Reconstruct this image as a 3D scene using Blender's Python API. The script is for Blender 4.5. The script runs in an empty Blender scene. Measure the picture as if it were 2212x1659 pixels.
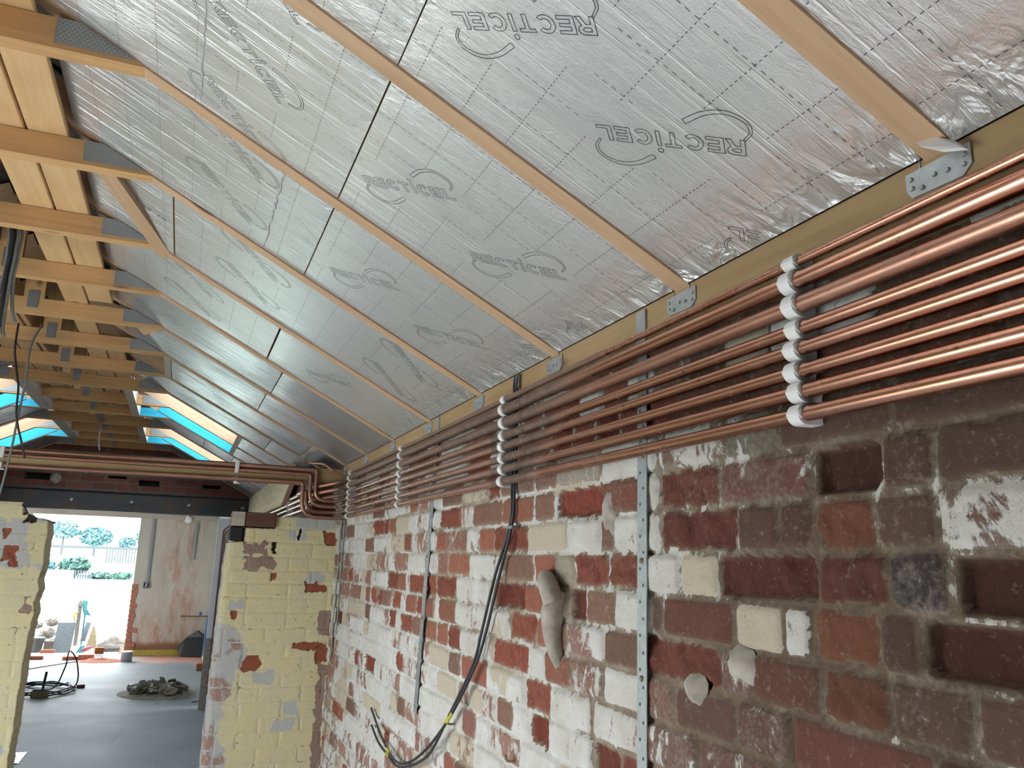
import bpy, math, random
import numpy as np
from mathutils import Vector, Matrix
rnd = random.Random(7)
S = bpy.context.scene
COL = S.collection
H = 1.6                                                        # eye height above the slab
# ------------------------------------------------------------ camera, world, light, exposure
def cam_axes(yaw, pitch, roll):
    F = Vector((math.sin(yaw)*math.cos(pitch), math.cos(yaw)*math.cos(pitch), math.sin(pitch)))
    R0 = Vector((math.cos(yaw), -math.sin(yaw), 0)); U0 = R0.cross(F)
    return R0*math.cos(roll)+U0*math.sin(roll), -R0*math.sin(roll)+U0*math.cos(roll), F
cR, cU, cF = cam_axes(0.36973676, 0.21465696, 0.03120935)
cd = bpy.data.cameras.new('camera'); cam = bpy.data.objects.new('camera', cd); COL.objects.link(cam)
cd.sensor_fit = 'HORIZONTAL'; cd.sensor_width = 36.0; cd.lens = 1780.27*36/2212
cd.clip_start = 0.02; cd.clip_end = 300
m = Matrix.Identity(4)
for i in range(3): m[i][0] = cR[i]; m[i][1] = cU[i]; m[i][2] = -cF[i]
m[2][3] = H
cam.matrix_world = m; S.camera = cam
S.view_settings.view_transform = 'Standard'; S.view_settings.look = 'None'
S.view_settings.exposure = 0.0; S.view_settings.gamma = 1.0; S.view_settings.use_curve_mapping = False
W = bpy.data.worlds.new('overcast_sky'); S.world = W; W.use_nodes = True
wn = W.node_tree; bg = wn.nodes['Background']
bg.inputs[0].default_value = (0.92, 0.97, 1.0, 1); bg.inputs[1].default_value = 14.5
S.cycles.max_bounces = 10; S.cycles.diffuse_bounces = 6; S.cycles.glossy_bounces = 5
S.cycles.sample_clamp_indirect = 6.0; S.cycles.use_denoising = True
S.cycles.caustics_reflective = False; S.cycles.caustics_refractive = False
def portal(name, loc, rot, sx, sy):                            # sampling portals lying in the openings; they give off nothing themselves
    l = bpy.data.lights.new(name, 'AREA'); l.shape = 'RECTANGLE'; l.size = sx; l.size_y = sy
    l.cycles.is_portal = True
    o = bpy.data.objects.new(name, l); COL.objects.link(o); o.location = loc; o.rotation_euler = rot
    return o
# unseen openings letting daylight in (absolute heights)
LW = (1.5, 3.75, 0.0, 1.70)                                    # side opening: y0, y1, z0, z1
BW = (-2.38, -2.30, 0.0, 2.05)                                # back opening: x0, x1, z0, z1
RW = (-2.28, -.14)                                              # unseen opening added in the right wall to light the foil: y0, y1
portal('portal_added_right', (1.15, (RW[0]+RW[1])/2, 1.0), (0, math.pi/2, 0), 2.0, RW[1]-RW[0])
portal('portal_side', (-2.45, (LW[0]+LW[1])/2, (LW[2]+LW[3])/2), (0, -math.pi/2, 0), LW[3]-LW[2], LW[1]-LW[0])
portal('portal_added_end_room', (-2.45, 12.8, 1.4), (0, -math.pi/2, 0), 1.2, 1.6)  # unseen opening added to brighten the plaster wall of the end room
portal('portal_far', (-1.42, 15.2, 1.08), (-math.pi/2, 0, 0), 1.56, 2.15)

# ------------------------------------------------------------ the survey of the building
SP = 0.6; Y0 = 0.71471
def TY(n): return Y0+SP*n
XK, ZK = -0.19289, 1.08335+H
XP, ZP = 0.86585, 0.53594+H
XC = -0.767
SLO = (ZK-ZP)/(XP-XK); TH = math.atan(SLO); CO, SI = math.cos(TH), math.sin(TH)
SE = (XP-XK)/CO                                                # slope length kink -> eave
def roof(s, y, off=0.0, side=1):                               # off > 0 : above the lower rafter face
    x = XK+s*CO+off*SI; z = ZK-s*SI+off*CO
    if side < 0: x = 2*XC-x
    return Vector((x, y, z))
SRIDGE = (XC-XK)/CO

# ------------------------------------------------------------ helpers
def link(o): COL.objects.link(o); return o
class MB:
    def __init__(s): s.v = []; s.f = []; s.mi = []; s.lc = []; s.sm = []; s.tv = []
    def add(s, vs, fs, mi=0, lc=None, smooth=False, tv=None):
        b = len(s.v); s.v += [tuple(p) for p in vs]
        s.lc += [tuple(p) for p in (lc or vs)]
        s.tv += (tv or [0.0]*len(vs))
        for f in fs: s.f.append(tuple(b+i for i in f)); s.mi.append(mi); s.sm.append(smooth)
    def obox(s, c, ux, uy, uz, lx, ly, lz, mi=0, bev=0.0):
        c = Vector(c); ux, uy, uz = Vector(ux).normalized(), Vector(uy).normalized(), Vector(uz).normalized()
        o = (rnd.random()*9, rnd.random()*9, rnd.random()*9)
        vs = []; lc = []
        if bev <= 0:
            for k in (-1, 1):
                for j in (-1, 1):
                    for i in (-1, 1):
                        vs.append(c+ux*(i*lx/2)+uy*(j*ly/2)+uz*(k*lz/2)); lc.append((i*lx/2+o[0], j*ly/2+o[1], k*lz/2+o[2]))
            s.add(vs, [(0,2,3,1),(4,5,7,6),(0,1,5,4),(2,6,7,3),(0,4,6,2),(1,3,7,5)], mi, lc); return
        prof = [(-1,-1,1,0),(-1,-1,0,1)]                          # chamfered: 24 verts
        idx = {}
        for i in (-1,1):
            for j in (-1,1):
                for k in (-1,1):
                    for ax in range(3):
                        p = [i*(lx/2-bev), j*(ly/2-bev), k*(lz/2-bev)]
                        p[ax] = (i,j,k)[ax]*((lx,ly,lz)[ax]/2)
                        idx[(i,j,k,ax)] = len(vs); vs.append(c+ux*p[0]+uy*p[1]+uz*p[2]); lc.append((p[0]+o[0],p[1]+o[1],p[2]+o[2]))
        fs = []
        for ax in range(3):
            for sg in (-1,1):
                q = []
                for a,b in ((-1,-1),(1,-1),(1,1),(-1,1)):
                    t = [0,0,0]; t[ax] = sg; t[(ax+1)%3] = a; t[(ax+2)%3] = b
                    q.append(idx[(t[0],t[1],t[2],ax)])
                fs.append(tuple(q if sg > 0 else q[::-1]))
        for ax in range(3):
            b1, b2 = (ax+1)%3, (ax+2)%3
            for a in (-1,1):
                for b in (-1,1):
                    q = []
                    for sg, which in ((-1,b1),(1,b1),(1,b2),(-1,b2)):
                        t = [0,0,0]; t[ax] = sg; t[b1] = a; t[b2] = b
                        q.append(idx[(t[0],t[1],t[2],which)])
                    fs.append(tuple(q))
        for i in (-1,1):
            for j in (-1,1):
                for k in (-1,1): fs.append((idx[(i,j,k,0)], idx[(i,j,k,1)], idx[(i,j,k,2)]))
        s.add(vs, fs, mi, lc)
    def box(s, x0, x1, y0, y1, z0, z1, mi=0, along=0, bev=0.0):
        c = ((x0+x1)/2, (y0+y1)/2, (z0+z1)/2); d = (x1-x0, y1-y0, z1-z0)
        ax = [(1,0,0),(0,1,0),(0,0,1)]; a = along; b = (a+1)%3; e = (a+2)%3
        s.obox(c, ax[a], ax[b], ax[e], d[a], d[b], d[e], mi, bev)
    def prism(s, poly, ext, mi=0):                              # poly: 3-D points of one face, ext: extrusion vector
        n = len(poly); ext = Vector(ext); P = [Vector(p) for p in poly]
        o = Vector((rnd.random()*9, rnd.random()*9, rnd.random()*9))
        vs = P+[p+ext for p in P]
        fs = [tuple(range(n))[::-1], tuple(range(n, 2*n))]+[(i, (i+1)%n, n+(i+1)%n, n+i) for i in range(n)]
        s.add(vs, fs, mi, [p-P[0]+o for p in vs])
    def tube(s, pts, r, n=10, mi=0, tv=None, cap=True):
        pts = [Vector(p) for p in pts]; m_ = len(pts)
        t = (pts[1]-pts[0]).normalized()
        u = t.orthogonal().normalized()
        vs = []; tvs = []; lc = []; L = 0
        for i, p in enumerate(pts):
            if i: L += (p-pts[i-1]).length
            tn = (pts[min(i+1, m_-1)]-pts[max(i-1, 0)]).normalized()
            q = t.rotation_difference(tn); u = (q @ u).normalized(); t = tn; w = t.cross(u)
            rr = r[i] if isinstance(r, (list, tuple)) else r
            for k in range(n):
                a = 2*math.pi*k/n
                vs.append(p+u*(rr*math.cos(a))+w*(rr*math.sin(a))); tvs.append(tv[i] if tv else 0.0); lc.append((L, rr*math.cos(a), rr*math.sin(a)))
        fs = [(i*n+k, i*n+(k+1)%n, (i+1)*n+(k+1)%n, (i+1)*n+k) for i in range(m_-1) for k in range(n)]
        s.add(vs, fs, mi, lc, True, tvs)
        if cap:
            s.add(vs[:n], [tuple(range(n))[::-1]], mi, lc[:n], False, tvs[:n]); s.add(vs[-n:], [tuple(range(n))], mi, lc[-n:], False, tvs[-n:])
    def lathe(s, c, prof, n=20, mi=0, axis=2, smooth=True):
        c = Vector(c); vs = []
        for r, h in prof:
            for k in range(n):
                a = 2*math.pi*k/n; p = [r*math.cos(a), r*math.sin(a), h]
                if axis == 1: p = [p[0], p[2], p[1]]
                if axis == 0: p = [p[2], p[0], p[1]]
                vs.append(c+Vector(p))
        fs = [(i*n+k, i*n+(k+1)%n, (i+1)*n+(k+1)%n, (i+1)*n+k) for i in range(len(prof)-1) for k in range(n)]
        s.add(vs, fs, mi, None, smooth)
        s.add(vs[:n], [tuple(range(n))[::-1]], mi); s.add(vs[-n:], [tuple(range(n))], mi)
    def ribbon(s, pts, w, nrm, mi=0, closed=False):
        nrm = Vector(nrm); P = [Vector(p) for p in pts]; n = len(P); vs = []
        for i, p in enumerate(P):
            a = P[(i-1) % n] if (closed or i) else p; b = P[(i+1) % n] if (closed or i < n-1) else p
            d1 = (p-a).normalized() if (p-a).length > 1e-9 else None; d2 = (b-p).normalized() if (b-p).length > 1e-9 else None
            d = ((d1 or d2)+(d2 or d1))
            d = d.normalized() if d.length > 1e-6 else (d1 or d2)
            sd = d.cross(nrm).normalized()
            k = 1.0
            if d1 is not None and d2 is not None: k = 1/max(0.5, d.dot(d1))
            vs += [p+sd*w*k/2, p-sd*w*k/2]
        fs = [(2*i, 2*((i+1) % n), 2*((i+1) % n)+1, 2*i+1) for i in range(n if closed else n-1)]
        s.add(vs, fs, mi)
    def build(s, name, mats, parent=None):
        me = bpy.data.meshes.new(name); me.from_pydata(s.v, [], s.f)
        for m_ in (mats if isinstance(mats, (list, tuple)) else [mats]): me.materials.append(m_)
        me.polygons.foreach_set('material_index', s.mi); me.polygons.foreach_set('use_smooth', s.sm)
        a = me.attributes.new('lc', 'FLOAT_VECTOR', 'POINT'); a.data.foreach_set('vector', np.array(s.lc, dtype=np.float32).ravel())
        if any(s.tv):
            a = me.attributes.new('tar', 'FLOAT', 'POINT'); a.data.foreach_set('value', np.array(s.tv, dtype=np.float32))
        me.update()
        o = link(bpy.data.objects.new(name, me))
        if parent: o.parent = parent
        return o
def fillet(pts, R, n=7):
    P = [Vector(p) for p in pts]; out = [P[0]]
    for i in range(1, len(P)-1):
        r = R[i-1] if isinstance(R, (list, tuple)) else R
        a = (P[i-1]-P[i]); b = (P[i+1]-P[i]); la, lb = a.length, b.length; a.normalize(); b.normalize()
        ang = a.angle(b); d = min(r/math.tan(ang/2), la*.49, lb*.49)
        A, B = P[i]+a*d, P[i]+b*d
        for k in range(n+1):
            t = k/n; out.append(A*(1-t)**2+P[i]*(2*t*(1-t))+B*t*t)
    return out+[P[-1]]
def resample(pts, d):
    P = [Vector(p) for p in pts]; out = [P[0]]
    for a, b in zip(P, P[1:]):
        n = max(1, int((b-a).length/d))
        for k in range(1, n+1): out.append(a.lerp(b, k/n))
    return out
def smooth_path(ctrl, n=8):
    P = [Vector(p) for p in ctrl]; P = [P[0]*2-P[1]]+P+[P[-1]*2-P[-2]]; out = []
    for i in range(1, len(P)-2):
        for k in range(n):
            t = k/n; a, b, c, d = P[i-1], P[i], P[i+1], P[i+2]
            out.append(0.5*((2*b)+(c-a)*t+(2*a-5*b+4*c-d)*t*t+(-a+3*b-3*c+d)*t**3))
    return out+[P[-2]]
def tag(o, label, cat, group=None, kind=None):
    o['label'] = label; o['category'] = cat
    if group: o['group'] = group
    if kind: o['kind'] = kind
    return o
def thing(name, label, cat, loc=(0,0,0), group=None):
    o = link(bpy.data.objects.new(name, None)); o.empty_display_size = 0.1; o.location = loc
    return tag(o, label, cat, group)
def struct(o, label=None):
    o['kind'] = 'structure'
    if label: o['label'] = label
    return o
ORD = ['first','second','third','fourth','fifth','sixth','seventh','eighth','ninth','tenth','eleventh','twelfth','thirteenth','fourteenth','fifteenth','sixteenth','seventeenth','eighteenth']

# ------------------------------------------------------------ materials
def srgb(r, g, b):
    f = lambda c: (c/255/12.92) if c/255 <= .04045 else ((c/255+.055)/1.055)**2.4
    return (f(r), f(g), f(b), 1)
class NT:
    def __init__(s, name):
        s.m = bpy.data.materials.new(name); s.m.use_nodes = True; s.t = s.m.node_tree; s.b = s.t.nodes['Principled BSDF']
    def n(s, typ, **kw):
        nd = s.t.nodes.new(typ)
        for k, v in kw.items():
            if k in ('operation','blend_type','data_type','attribute_name','feature','noise_dimensions','distance','wave_type','bands_direction'): setattr(nd, k, v)
            else: s.set(nd, k, v)
        return nd
    def set(s, nd, k, v):
        i = nd.inputs[int(k[1:])] if (k[0] == 'i' and k[1:].isdigit()) else nd.inputs[k]
        if isinstance(v, bpy.types.NodeSocket): s.t.links.new(v, i)
        elif hasattr(v, 'outputs'): s.t.links.new(v.outputs[0], i)
        else: i.default_value = v
    def attr(s, name, out='Vector'): return s.n('ShaderNodeAttribute', attribute_name=name).outputs[out]
    def obj(s): return s.n('ShaderNodeTexCoord').outputs['Object']
    def vmul(s, v, sc): return s.n('ShaderNodeVectorMath', operation='MULTIPLY', i0=v, i1=sc).outputs[0]
    def noise(s, v, scale, detail=4, rough=.55, dist=0): return s.n('ShaderNodeTexNoise', Vector=v, Scale=scale, Detail=detail, Roughness=rough, Distortion=dist).outputs[0]
    def ramp(s, fac, stops, interp='LINEAR'):
        nd = s.n('ShaderNodeValToRGB', Fac=fac); cr = nd.color_ramp; cr.interpolation = interp
        while len(cr.elements) > 1: cr.elements.remove(cr.elements[-1])
        for i, (p, c) in enumerate(stops):
            e = cr.elements[0] if i == 0 else cr.elements.new(p)
            e.position = p; e.color = c if len(c) == 4 else (*c, 1)
        return nd.outputs[0]
    def step(s, fac, a, b): return s.n('ShaderNodeMapRange', Value=fac, **{'From Min':a, 'From Max':b}).outputs[0]
    def mix(s, f, a, b, bt='MIX'):
        nd = s.n('ShaderNodeMix', data_type='RGBA', blend_type=bt)
        s.set(nd, 'i0', f); s.set(nd, 'i6', a); s.set(nd, 'i7', b); return nd.outputs[2]
    def math(s, op, a, b=0.0): return s.n('ShaderNodeMath', operation=op, i0=a, i1=b).outputs[0]
    def bump(s, h, strength=.3, dist=.01): return s.n('ShaderNodeBump', Height=h, Strength=strength, Distance=dist).outputs[0]
    def out(s, **kw):
        for k, v in kw.items(): s.set(s.b, k.replace('_', ' '), v)
        return s.m
def wood(name, c1, c2, c3, rough=.7, knots=True, gs=1.0):
    t = NT(name); v = t.attr('lc')
    g = t.noise(t.vmul(v, (1.2*gs, 22*gs, 22*gs)), 1.6, 5, .6, .6)
    f = t.noise(t.vmul(v, (6*gs, 160*gs, 160*gs)), 1.5, 3, .6)
    col = t.ramp(g, [(.25, c1), (.5, c2), (.78, c3)])
    col = t.mix(t.math('MULTIPLY', f, .35), col, t.mix(1.0, col, (.62,.55,.5,1), 'MULTIPLY'))
    big = t.noise(v, 2.3, 2)
    col = t.mix(t.step(big, .55, .8), col, t.mix(1.0, col, (.86,.8,.74,1), 'MULTIPLY'))
    if knots:
        vo = t.n('ShaderNodeTexVoronoi', Vector=t.vmul(v, (3.0, 7.0, 7.0)), Scale=1.0); d = vo.outputs['Distance']
        k = t.step(d, .15, .06); col = t.mix(t.math('MULTIPLY', k, .8), col, (.13,.055,.022,1))
    return t.out(Base_Color=col, Roughness=rough, Normal=t.bump(f, .12, .002))
def flat(name, c, rough=.6, metal=0.0, nz=.18, scale=30, bump=.15, **kw):
    t = NT(name); v = t.obj(); f = t.noise(v, scale, 4)
    lo = tuple(x*(1-nz) for x in c[:3])+(1,); hi = tuple(min(1, x*(1+nz)) for x in c[:3])+(1,)
    col = t.ramp(f, [(.3, lo), (.7, hi)])
    return t.out(Base_Color=col, Roughness=rough, Metallic=metal, Normal=t.bump(f, bump, .003), **kw)
M = {}
M['rafter'] = wood('pine_rafter', (.47,.30,.175), (.55,.37,.23), (.61,.43,.285))
M['tie'] = wood('pine_tie', (.52,.29,.12), (.62,.38,.17), (.70,.46,.23))
M['plank'] = wood('sawn_plank', (.60,.38,.175), (.68,.46,.23), (.74,.52,.28))
M['treated'] = wood('treated_timber', (.33,.215,.10), (.40,.275,.14), (.46,.33,.18))
M['cream'] = wood('pale_timber', (.72,.60,.42), (.80,.68,.50), (.85,.74,.57))
M['greywood'] = wood('grey_timber', (.40,.35,.30), (.50,.45,.39), (.56,.51,.45))
M['darkwood'] = wood('dark_lintel_timber', (.05,.022,.014), (.11,.045,.025), (.16,.07,.04))
M['blue'] = wood('blue_painted_timber', (.012,.30,.46), (.015,.38,.56), (.03,.45,.63), knots=False)
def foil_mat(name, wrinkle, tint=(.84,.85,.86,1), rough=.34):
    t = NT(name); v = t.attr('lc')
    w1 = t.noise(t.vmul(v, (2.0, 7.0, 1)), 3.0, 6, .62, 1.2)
    w2 = t.noise(t.vmul(v, (9, 26, 1)), 2.2, 5, .6, 2.0)
    patch = t.step(t.noise(v, 2.0, 3), .42, .72)
    ed = t.attr('tar', 'Fac')                                    # extra crumpling where the boards are squeezed at their edges
    cr = t.noise(t.vmul(v, (4.5, 8, 1)), 2.0, 3, .5, 1.6)
    h = t.math('ADD', t.math('MULTIPLY', w1, .30), t.math('MULTIPLY', t.math('MULTIPLY', w2, patch), .55))
    h = t.math('ADD', h, t.math('MULTIPLY', t.math('MULTIPLY', cr, ed), 4.0))
    fine = t.noise(v, 240, 2)
    h = t.math('ADD', h, t.math('MULTIPLY', fine, .05))
    lines = t.noise(t.vmul(v, (.9, 42, 1)), 2.0, 3, .6)
    h = t.math('ADD', h, t.math('MULTIPLY', t.step(lines, .58, .70), .16))
    col = t.mix(t.math('MULTIPLY', t.noise(v, 5, 4), .35), tint, tuple(x*.86 for x in tint[:3])+(1,))
    return t.out(Base_Color=col, Roughness=rough, Metallic=.68, Normal=t.bump(h, wrinkle, .012))
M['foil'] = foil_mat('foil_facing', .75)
M['foil_mid'] = foil_mat('foil_facing_painted_dimmer', .75, (.76,.775,.79,1), .31)  # same foil tinted darker, putting duller reflections into the colour
M['foil_far'] = foil_mat('foil_facing_plain', .70, (.50,.515,.55,1), .25)  # tint lowered further: the dimness of the far foil put into its colour
M['foam'] = flat('foam_edge', (.42,.27,.14,1), .8)
M['ink'] = flat('black_print', (.035,.04,.045,1), .6, 0, 0, 10, 0)
M['felt'] = flat('roof_underlay', (.05,.04,.035,1), .9)
def nail_plate():
    t = NT('gang_nail_plate'); v = t.attr('lc')
    br = t.n('ShaderNodeTexBrick', Vector=v, Color1=(0,0,0,1), Color2=(0,0,0,1), Mortar=(1,1,1,1), Scale=1.0)
    br.offset = .5; t.set(br, 'Brick Width', .0105); t.set(br, 'Row Height', .0062); t.set(br, 'Mortar Size', .0021)
    k = t.step(br.outputs['Fac'], .3, .6)
    col = t.mix(k, (.17,.18,.18,1), (.34,.36,.37,1))
    return t.out(Base_Color=col, Roughness=.45, Metallic=.6, Normal=t.bump(k, .4, .002))
M['plate'] = nail_plate()
M['galv'] = flat('galvanised_steel', (.42,.46,.48,1), .42, .75, .12, 60)
M['dark'] = flat('dark_hole', (.012,.012,.014,1), .8, 0, 0, 10, 0)
M['nail'] = flat('old_nail', (.30,.24,.17,1), .6, .4)
def copper():
    t = NT('copper_pipe'); v = t.obj(); a = t.attr('tar', 'Fac'); lc = t.attr('lc')
    st = t.noise(t.vmul(lc, (3.0, 90, 90)), 1.0, 4, .65)
    bl = t.noise(v, 26, 5, .7)
    base = t.ramp(st, [(.3, (.42,.195,.125,1)), (.55, (.53,.265,.185,1)), (.75, (.62,.35,.26,1))])
    dull = t.ramp(bl, [(.3, (.10,.06,.048,1)), (.55, (.175,.112,.088,1)), (.8, (.26,.175,.14,1))])
    k = t.math('ADD', a, t.math('MULTIPLY', t.math('SUBTRACT', bl, .5), .7)); k = t.step(k, .15, .85)
    spots = t.step(t.noise(t.vmul(v, (70, 40, 70)), 1.0, 3, .6), .66, .72)
    col = t.mix(k, base, dull); col = t.mix(t.math('MULTIPLY', spots, .75), col, (.12,.075,.055,1))
    met = t.math('SUBTRACT', 1.0, t.math('MULTIPLY', k, .65))
    rg = t.math('ADD', .24, t.math('MULTIPLY', k, .28))
    return t.out(Base_Color=col, Metallic=met, Roughness=rg)
M['copper'] = copper()
M['clip'] = flat('white_plastic', (.84,.85,.86,1), .4, 0, .03, 20, .02)
M['cable'] = flat('dark_cable', (.028,.03,.036,1), .55, 0, .1)
M['cablegrey'] = flat('grey_cable', (.20,.22,.22,1), .5, 0, .1)
M['tape'] = flat('yellow_marking', (.50,.46,.05,1), .6)
def steel():
    t = NT('rusty_steel'); v = t.obj(); f = t.noise(v, 5, 6, .65); g = t.noise(v, 60, 3)
    col = t.ramp(f, [(.35, (.055,.065,.075,1)), (.56, (.085,.075,.07,1)), (.75, (.17,.075,.035,1))])
    return t.out(Base_Color=col, Roughness=.6, Metallic=.35, Normal=t.bump(g, .2, .003))
M['steel'] = steel()
def concrete():
    t = NT('concrete_slab'); v = t.obj(); f = t.noise(v, 1.1, 6, .6, .5); g = t.noise(v, 40, 4); st = t.noise(t.vmul(v, (2.5, .8, 1)), 1.4, 5, .6, 1.5)
    col = t.ramp(f, [(.3, (.12,.148,.165,1)), (.55, (.175,.205,.222,1)), (.75, (.24,.262,.275,1))])
    col = t.mix(t.step(st, .60, .78), col, (.10,.097,.09,1))
    y = t.n('ShaderNodeSeparateXYZ', Vector=v); d = t.step(t.math('ADD', y.outputs[1], t.math('MULTIPLY', f, 1.6)), 14.4, 15.2)
    xx = t.step(y.outputs[0], -.65, -.1)
    col = t.mix(t.math('MULTIPLY', t.math('MULTIPLY', d, xx), .75), col, (.50,.22,.14,1))
    return t.out(Base_Color=col, Roughness=t.math('ADD', .48, t.math('MULTIPLY', f, .3)), Normal=t.bump(g, .15, .004))
M['concrete'] = concrete()
M['bounce_floor'] = flat('pale_light_bounce_floor', (.74,.74,.73,1), .8, 0, .12, 3)  # unseen near floor, made pale to bounce light up onto the foil
M['earth'] = flat('pale_ground', (.66,.66,.62,1), .9, 0, .2, 3)
M['grass'] = flat('grass_bank', (.32,.42,.36,1), .9, 0, .35, 6)
def plaster():
    t = NT('stained_plaster'); v = t.obj()
    n1 = t.noise(t.vmul(v, (1.6, 1, .7)), 1.5, 6, .65, .2); n2 = t.noise(t.vmul(v, (3.4, 1, .8)), 2.2, 6, .72, .15); sp = t.noise(v, 12, 3)
    sep = t.n('ShaderNodeSeparateXYZ', Vector=v); x, z = sep.outputs[0], sep.outputs[2]
    col = t.ramp(n1, [(.3, (.44,.41,.345,1)), (.55, (.53,.50,.43,1)), (.8, (.60,.57,.50,1))])
    rust = t.step(n2, .44, .60)
    band = t.math('MULTIPLY', t.step(x, -.35, -.05), t.step(x, .46, .2))
    low = t.step(z, .85, .45); w = t.math('MAXIMUM', t.math('MULTIPLY', band, .9), t.math('MULTIPLY', low, .9))
    col = t.mix(t.math('MULTIPLY', t.math('MULTIPLY', rust, w), .8), col, (.42,.18,.095,1))
    sk = t.step(t.math('ADD', z, t.math('MULTIPLY', n1, .12)), .29, .22)
    col = t.mix(sk, col, (.26,.13,.075,1))
    hole = t.step(sp, .74, .78); col = t.mix(hole, col, (.10,.06,.05,1))
    return t.out(Base_Color=col, Roughness=.85, Normal=t.bump(n2, .25, .01))
M['plaster'] = plaster()
M['whitewall'] = flat('white_plaster', (.55,.55,.53,1), .85, 0, .15, 4)
M['innerwall'] = flat('old_plaster', (.13,.10,.08,1), .9, 0, .3, 3)
def heightwall(name, paint, paint2, under=(.42,.40,.37,1)):
    t = NT(name); v = t.obj(); col = t.attr('col', 'Color'); w = t.attr('wash', 'Fac'); mo = t.attr('mort', 'Fac'); u = t.attr('peel', 'Fac')
    n1 = t.noise(v, 26, 6, .68, .6); n2 = t.noise(v, 9, 5, .6, .4); n3 = t.noise(v, 110, 3, .6); n4 = t.noise(v, 330, 2)
    br = t.mix(t.math('MULTIPLY', n1, .75), col, t.mix(1.0, col, (.45,.36,.33,1), 'MULTIPLY'))
    br = t.mix(t.step(n3, .58, .78), br, t.mix(.16, br, (.62,.42,.33,1)))
    eff = t.step(t.math('ADD', n1, t.math('MULTIPLY', n3, .25)), .80, .90); br = t.mix(t.math('MULTIPLY', eff, .55), br, (.52,.47,.43,1))
    mort = t.ramp(n1, [(.3, (.20,.15,.11,1)), (.55, (.32,.26,.19,1)), (.75, (.44,.38,.30,1))])
    sy = t.n('ShaderNodeSeparateXYZ', Vector=v); mort = t.mix(t.step(sy.outputs[1], 1.9, 1.1), mort, t.mix(1.0, mort, (.42,.37,.32,1), 'MULTIPLY'))  # mortar darkens towards the camera too, imitating the dimmer light there
    base = t.mix(mo, br, mort)
    nz = t.math('ADD', t.math('MULTIPLY', n1, .55), t.math('MULTIPLY', n2, .45))
    nv = t.noise(t.vmul(v, (10, 16, 7)), 1.0, 6, .7, .9); nz = t.math('ADD', t.math('MULTIPLY', nz, .5), t.math('MULTIPLY', nv, .5))
    thin = t.step(t.math('ADD', t.math('MULTIPLY', n3, .4), t.math('ADD', t.math('MULTIPLY', w, .45), t.math('MULTIPLY', n1, .5))), .55, 1.0)
    base = t.mix(t.math('MULTIPLY', thin, .65), base, t.mix(.35, paint2, (.42,.36,.30,1)))
    k = t.step(t.math('ADD', w, t.math('MULTIPLY', t.math('SUBTRACT', nz, .5), 2.4)), .47, .54)
    pc = t.mix(t.step(n2, .35, .7), paint, paint2); fl = t.noise(t.vmul(v, (1, 1, .6)), 55, 3, .6); pc = t.mix(t.math('MULTIPLY', t.step(fl, .67, .71), .75), pc, (.16,.12,.085,1))
    ku = t.step(t.math('ADD', u, t.math('MULTIPLY', t.math('SUBTRACT', nz, .5), 1.3)), .47, .53)
    pc = t.mix(ku, pc, under)
    fin = t.mix(k, base, pc)
    h = t.math('ADD', t.math('MULTIPLY', n3, .5), t.math('ADD', t.math('MULTIPLY', n1, .7), t.math('MULTIPLY', n4, .15))); h = t.math('ADD', h, t.math('MULTIPLY', k, .25))
    return t.out(Base_Color=fin, Roughness=.88, Normal=t.bump(h, .6, .009))
M['brickwall'] = heightwall('flaking_whitewashed_brick', (.59,.585,.57,1), (.47,.445,.40,1), (.46,.40,.31,1))
M['pier'] = heightwall('yellow_painted_brick', (.66,.585,.33,1), (.62,.565,.39,1), (.47,.47,.46,1))
def plainbrick(name, a, b, mortar, bw=.235, rh=.08):
    t = NT(name); v = t.attr('lc'); br = t.n('ShaderNodeTexBrick', Vector=v, Color1=a, Color2=b, Mortar=mortar, Scale=1.0)
    t.set(br, 'Brick Width', bw); t.set(br, 'Row Height', rh); t.set(br, 'Mortar Size', .008); t.set(br, 'Bias', -.2)
    n = t.noise(v, 14, 5); col = t.mix(t.math('MULTIPLY', n, .8), br.outputs[0], t.mix(1.0, br.outputs[0], (.4,.36,.36,1), 'MULTIPLY'))
    return t.out(Base_Color=col, Roughness=.9, Normal=t.bump(br.outputs['Fac'], -.5, .006))
M['gable'] = plainbrick('gable_brick', (.22,.085,.06,1), (.30,.12,.08,1), (.20,.17,.155,1))
M['rubble'] = flat('grey_rubble', (.20,.18,.145,1), .9, 0, .35, 20)
M['brick'] = flat('loose_brick', (.42,.15,.09,1), .9, 0, .3, 30)
M['yardbrick'] = flat('brick_darkened_for_yard', (.13,.04,.026,1), .9, 0, .3, 30)  # loose brick colour darkened to offset the bright yard light
M['orange'] = flat('orange_brick', (.24,.075,.02,1), .9, 0, .2, 30)
M['reddust'] = flat('brick_dust', (.42,.17,.11,1), .95, 0, .3, 60, .5)
M['stone'] = flat('pale_stone', (.105,.092,.08,1), .9, 0, .3, 9)  # stone and other yard colours darkened to offset the bright outdoor light
M['white'] = flat('white_paint', (.84,.85,.86,1), .5, 0, .05, 10)
M['greyplastic'] = flat('grey_plastic', (.23,.22,.24,1), .5)
M['black'] = flat('black_plastic', (.010,.011,.013,1), .5)
M['yellowfoam'] = flat('yellow_insulation', (.42,.34,.07,1), .8)
M['leaf'] = flat('hedge_leaf', (.045,.105,.085,1), .8, 0, .4, 8)
M['leafblue'] = flat('tree_leaf', (.075,.155,.17,1), .8, 0, .4, 8)
M['rail'] = flat('grey_rail', (.035,.042,.05,1), .6)
M['turq'] = flat('turquoise_sheet', (.008,.10,.11,1), .6)
M['yellow'] = flat('yellow_sheet', (.16,.13,.012,1), .6)
M['red'] = flat('red_plastic', (.11,.012,.014,1), .5)
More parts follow.
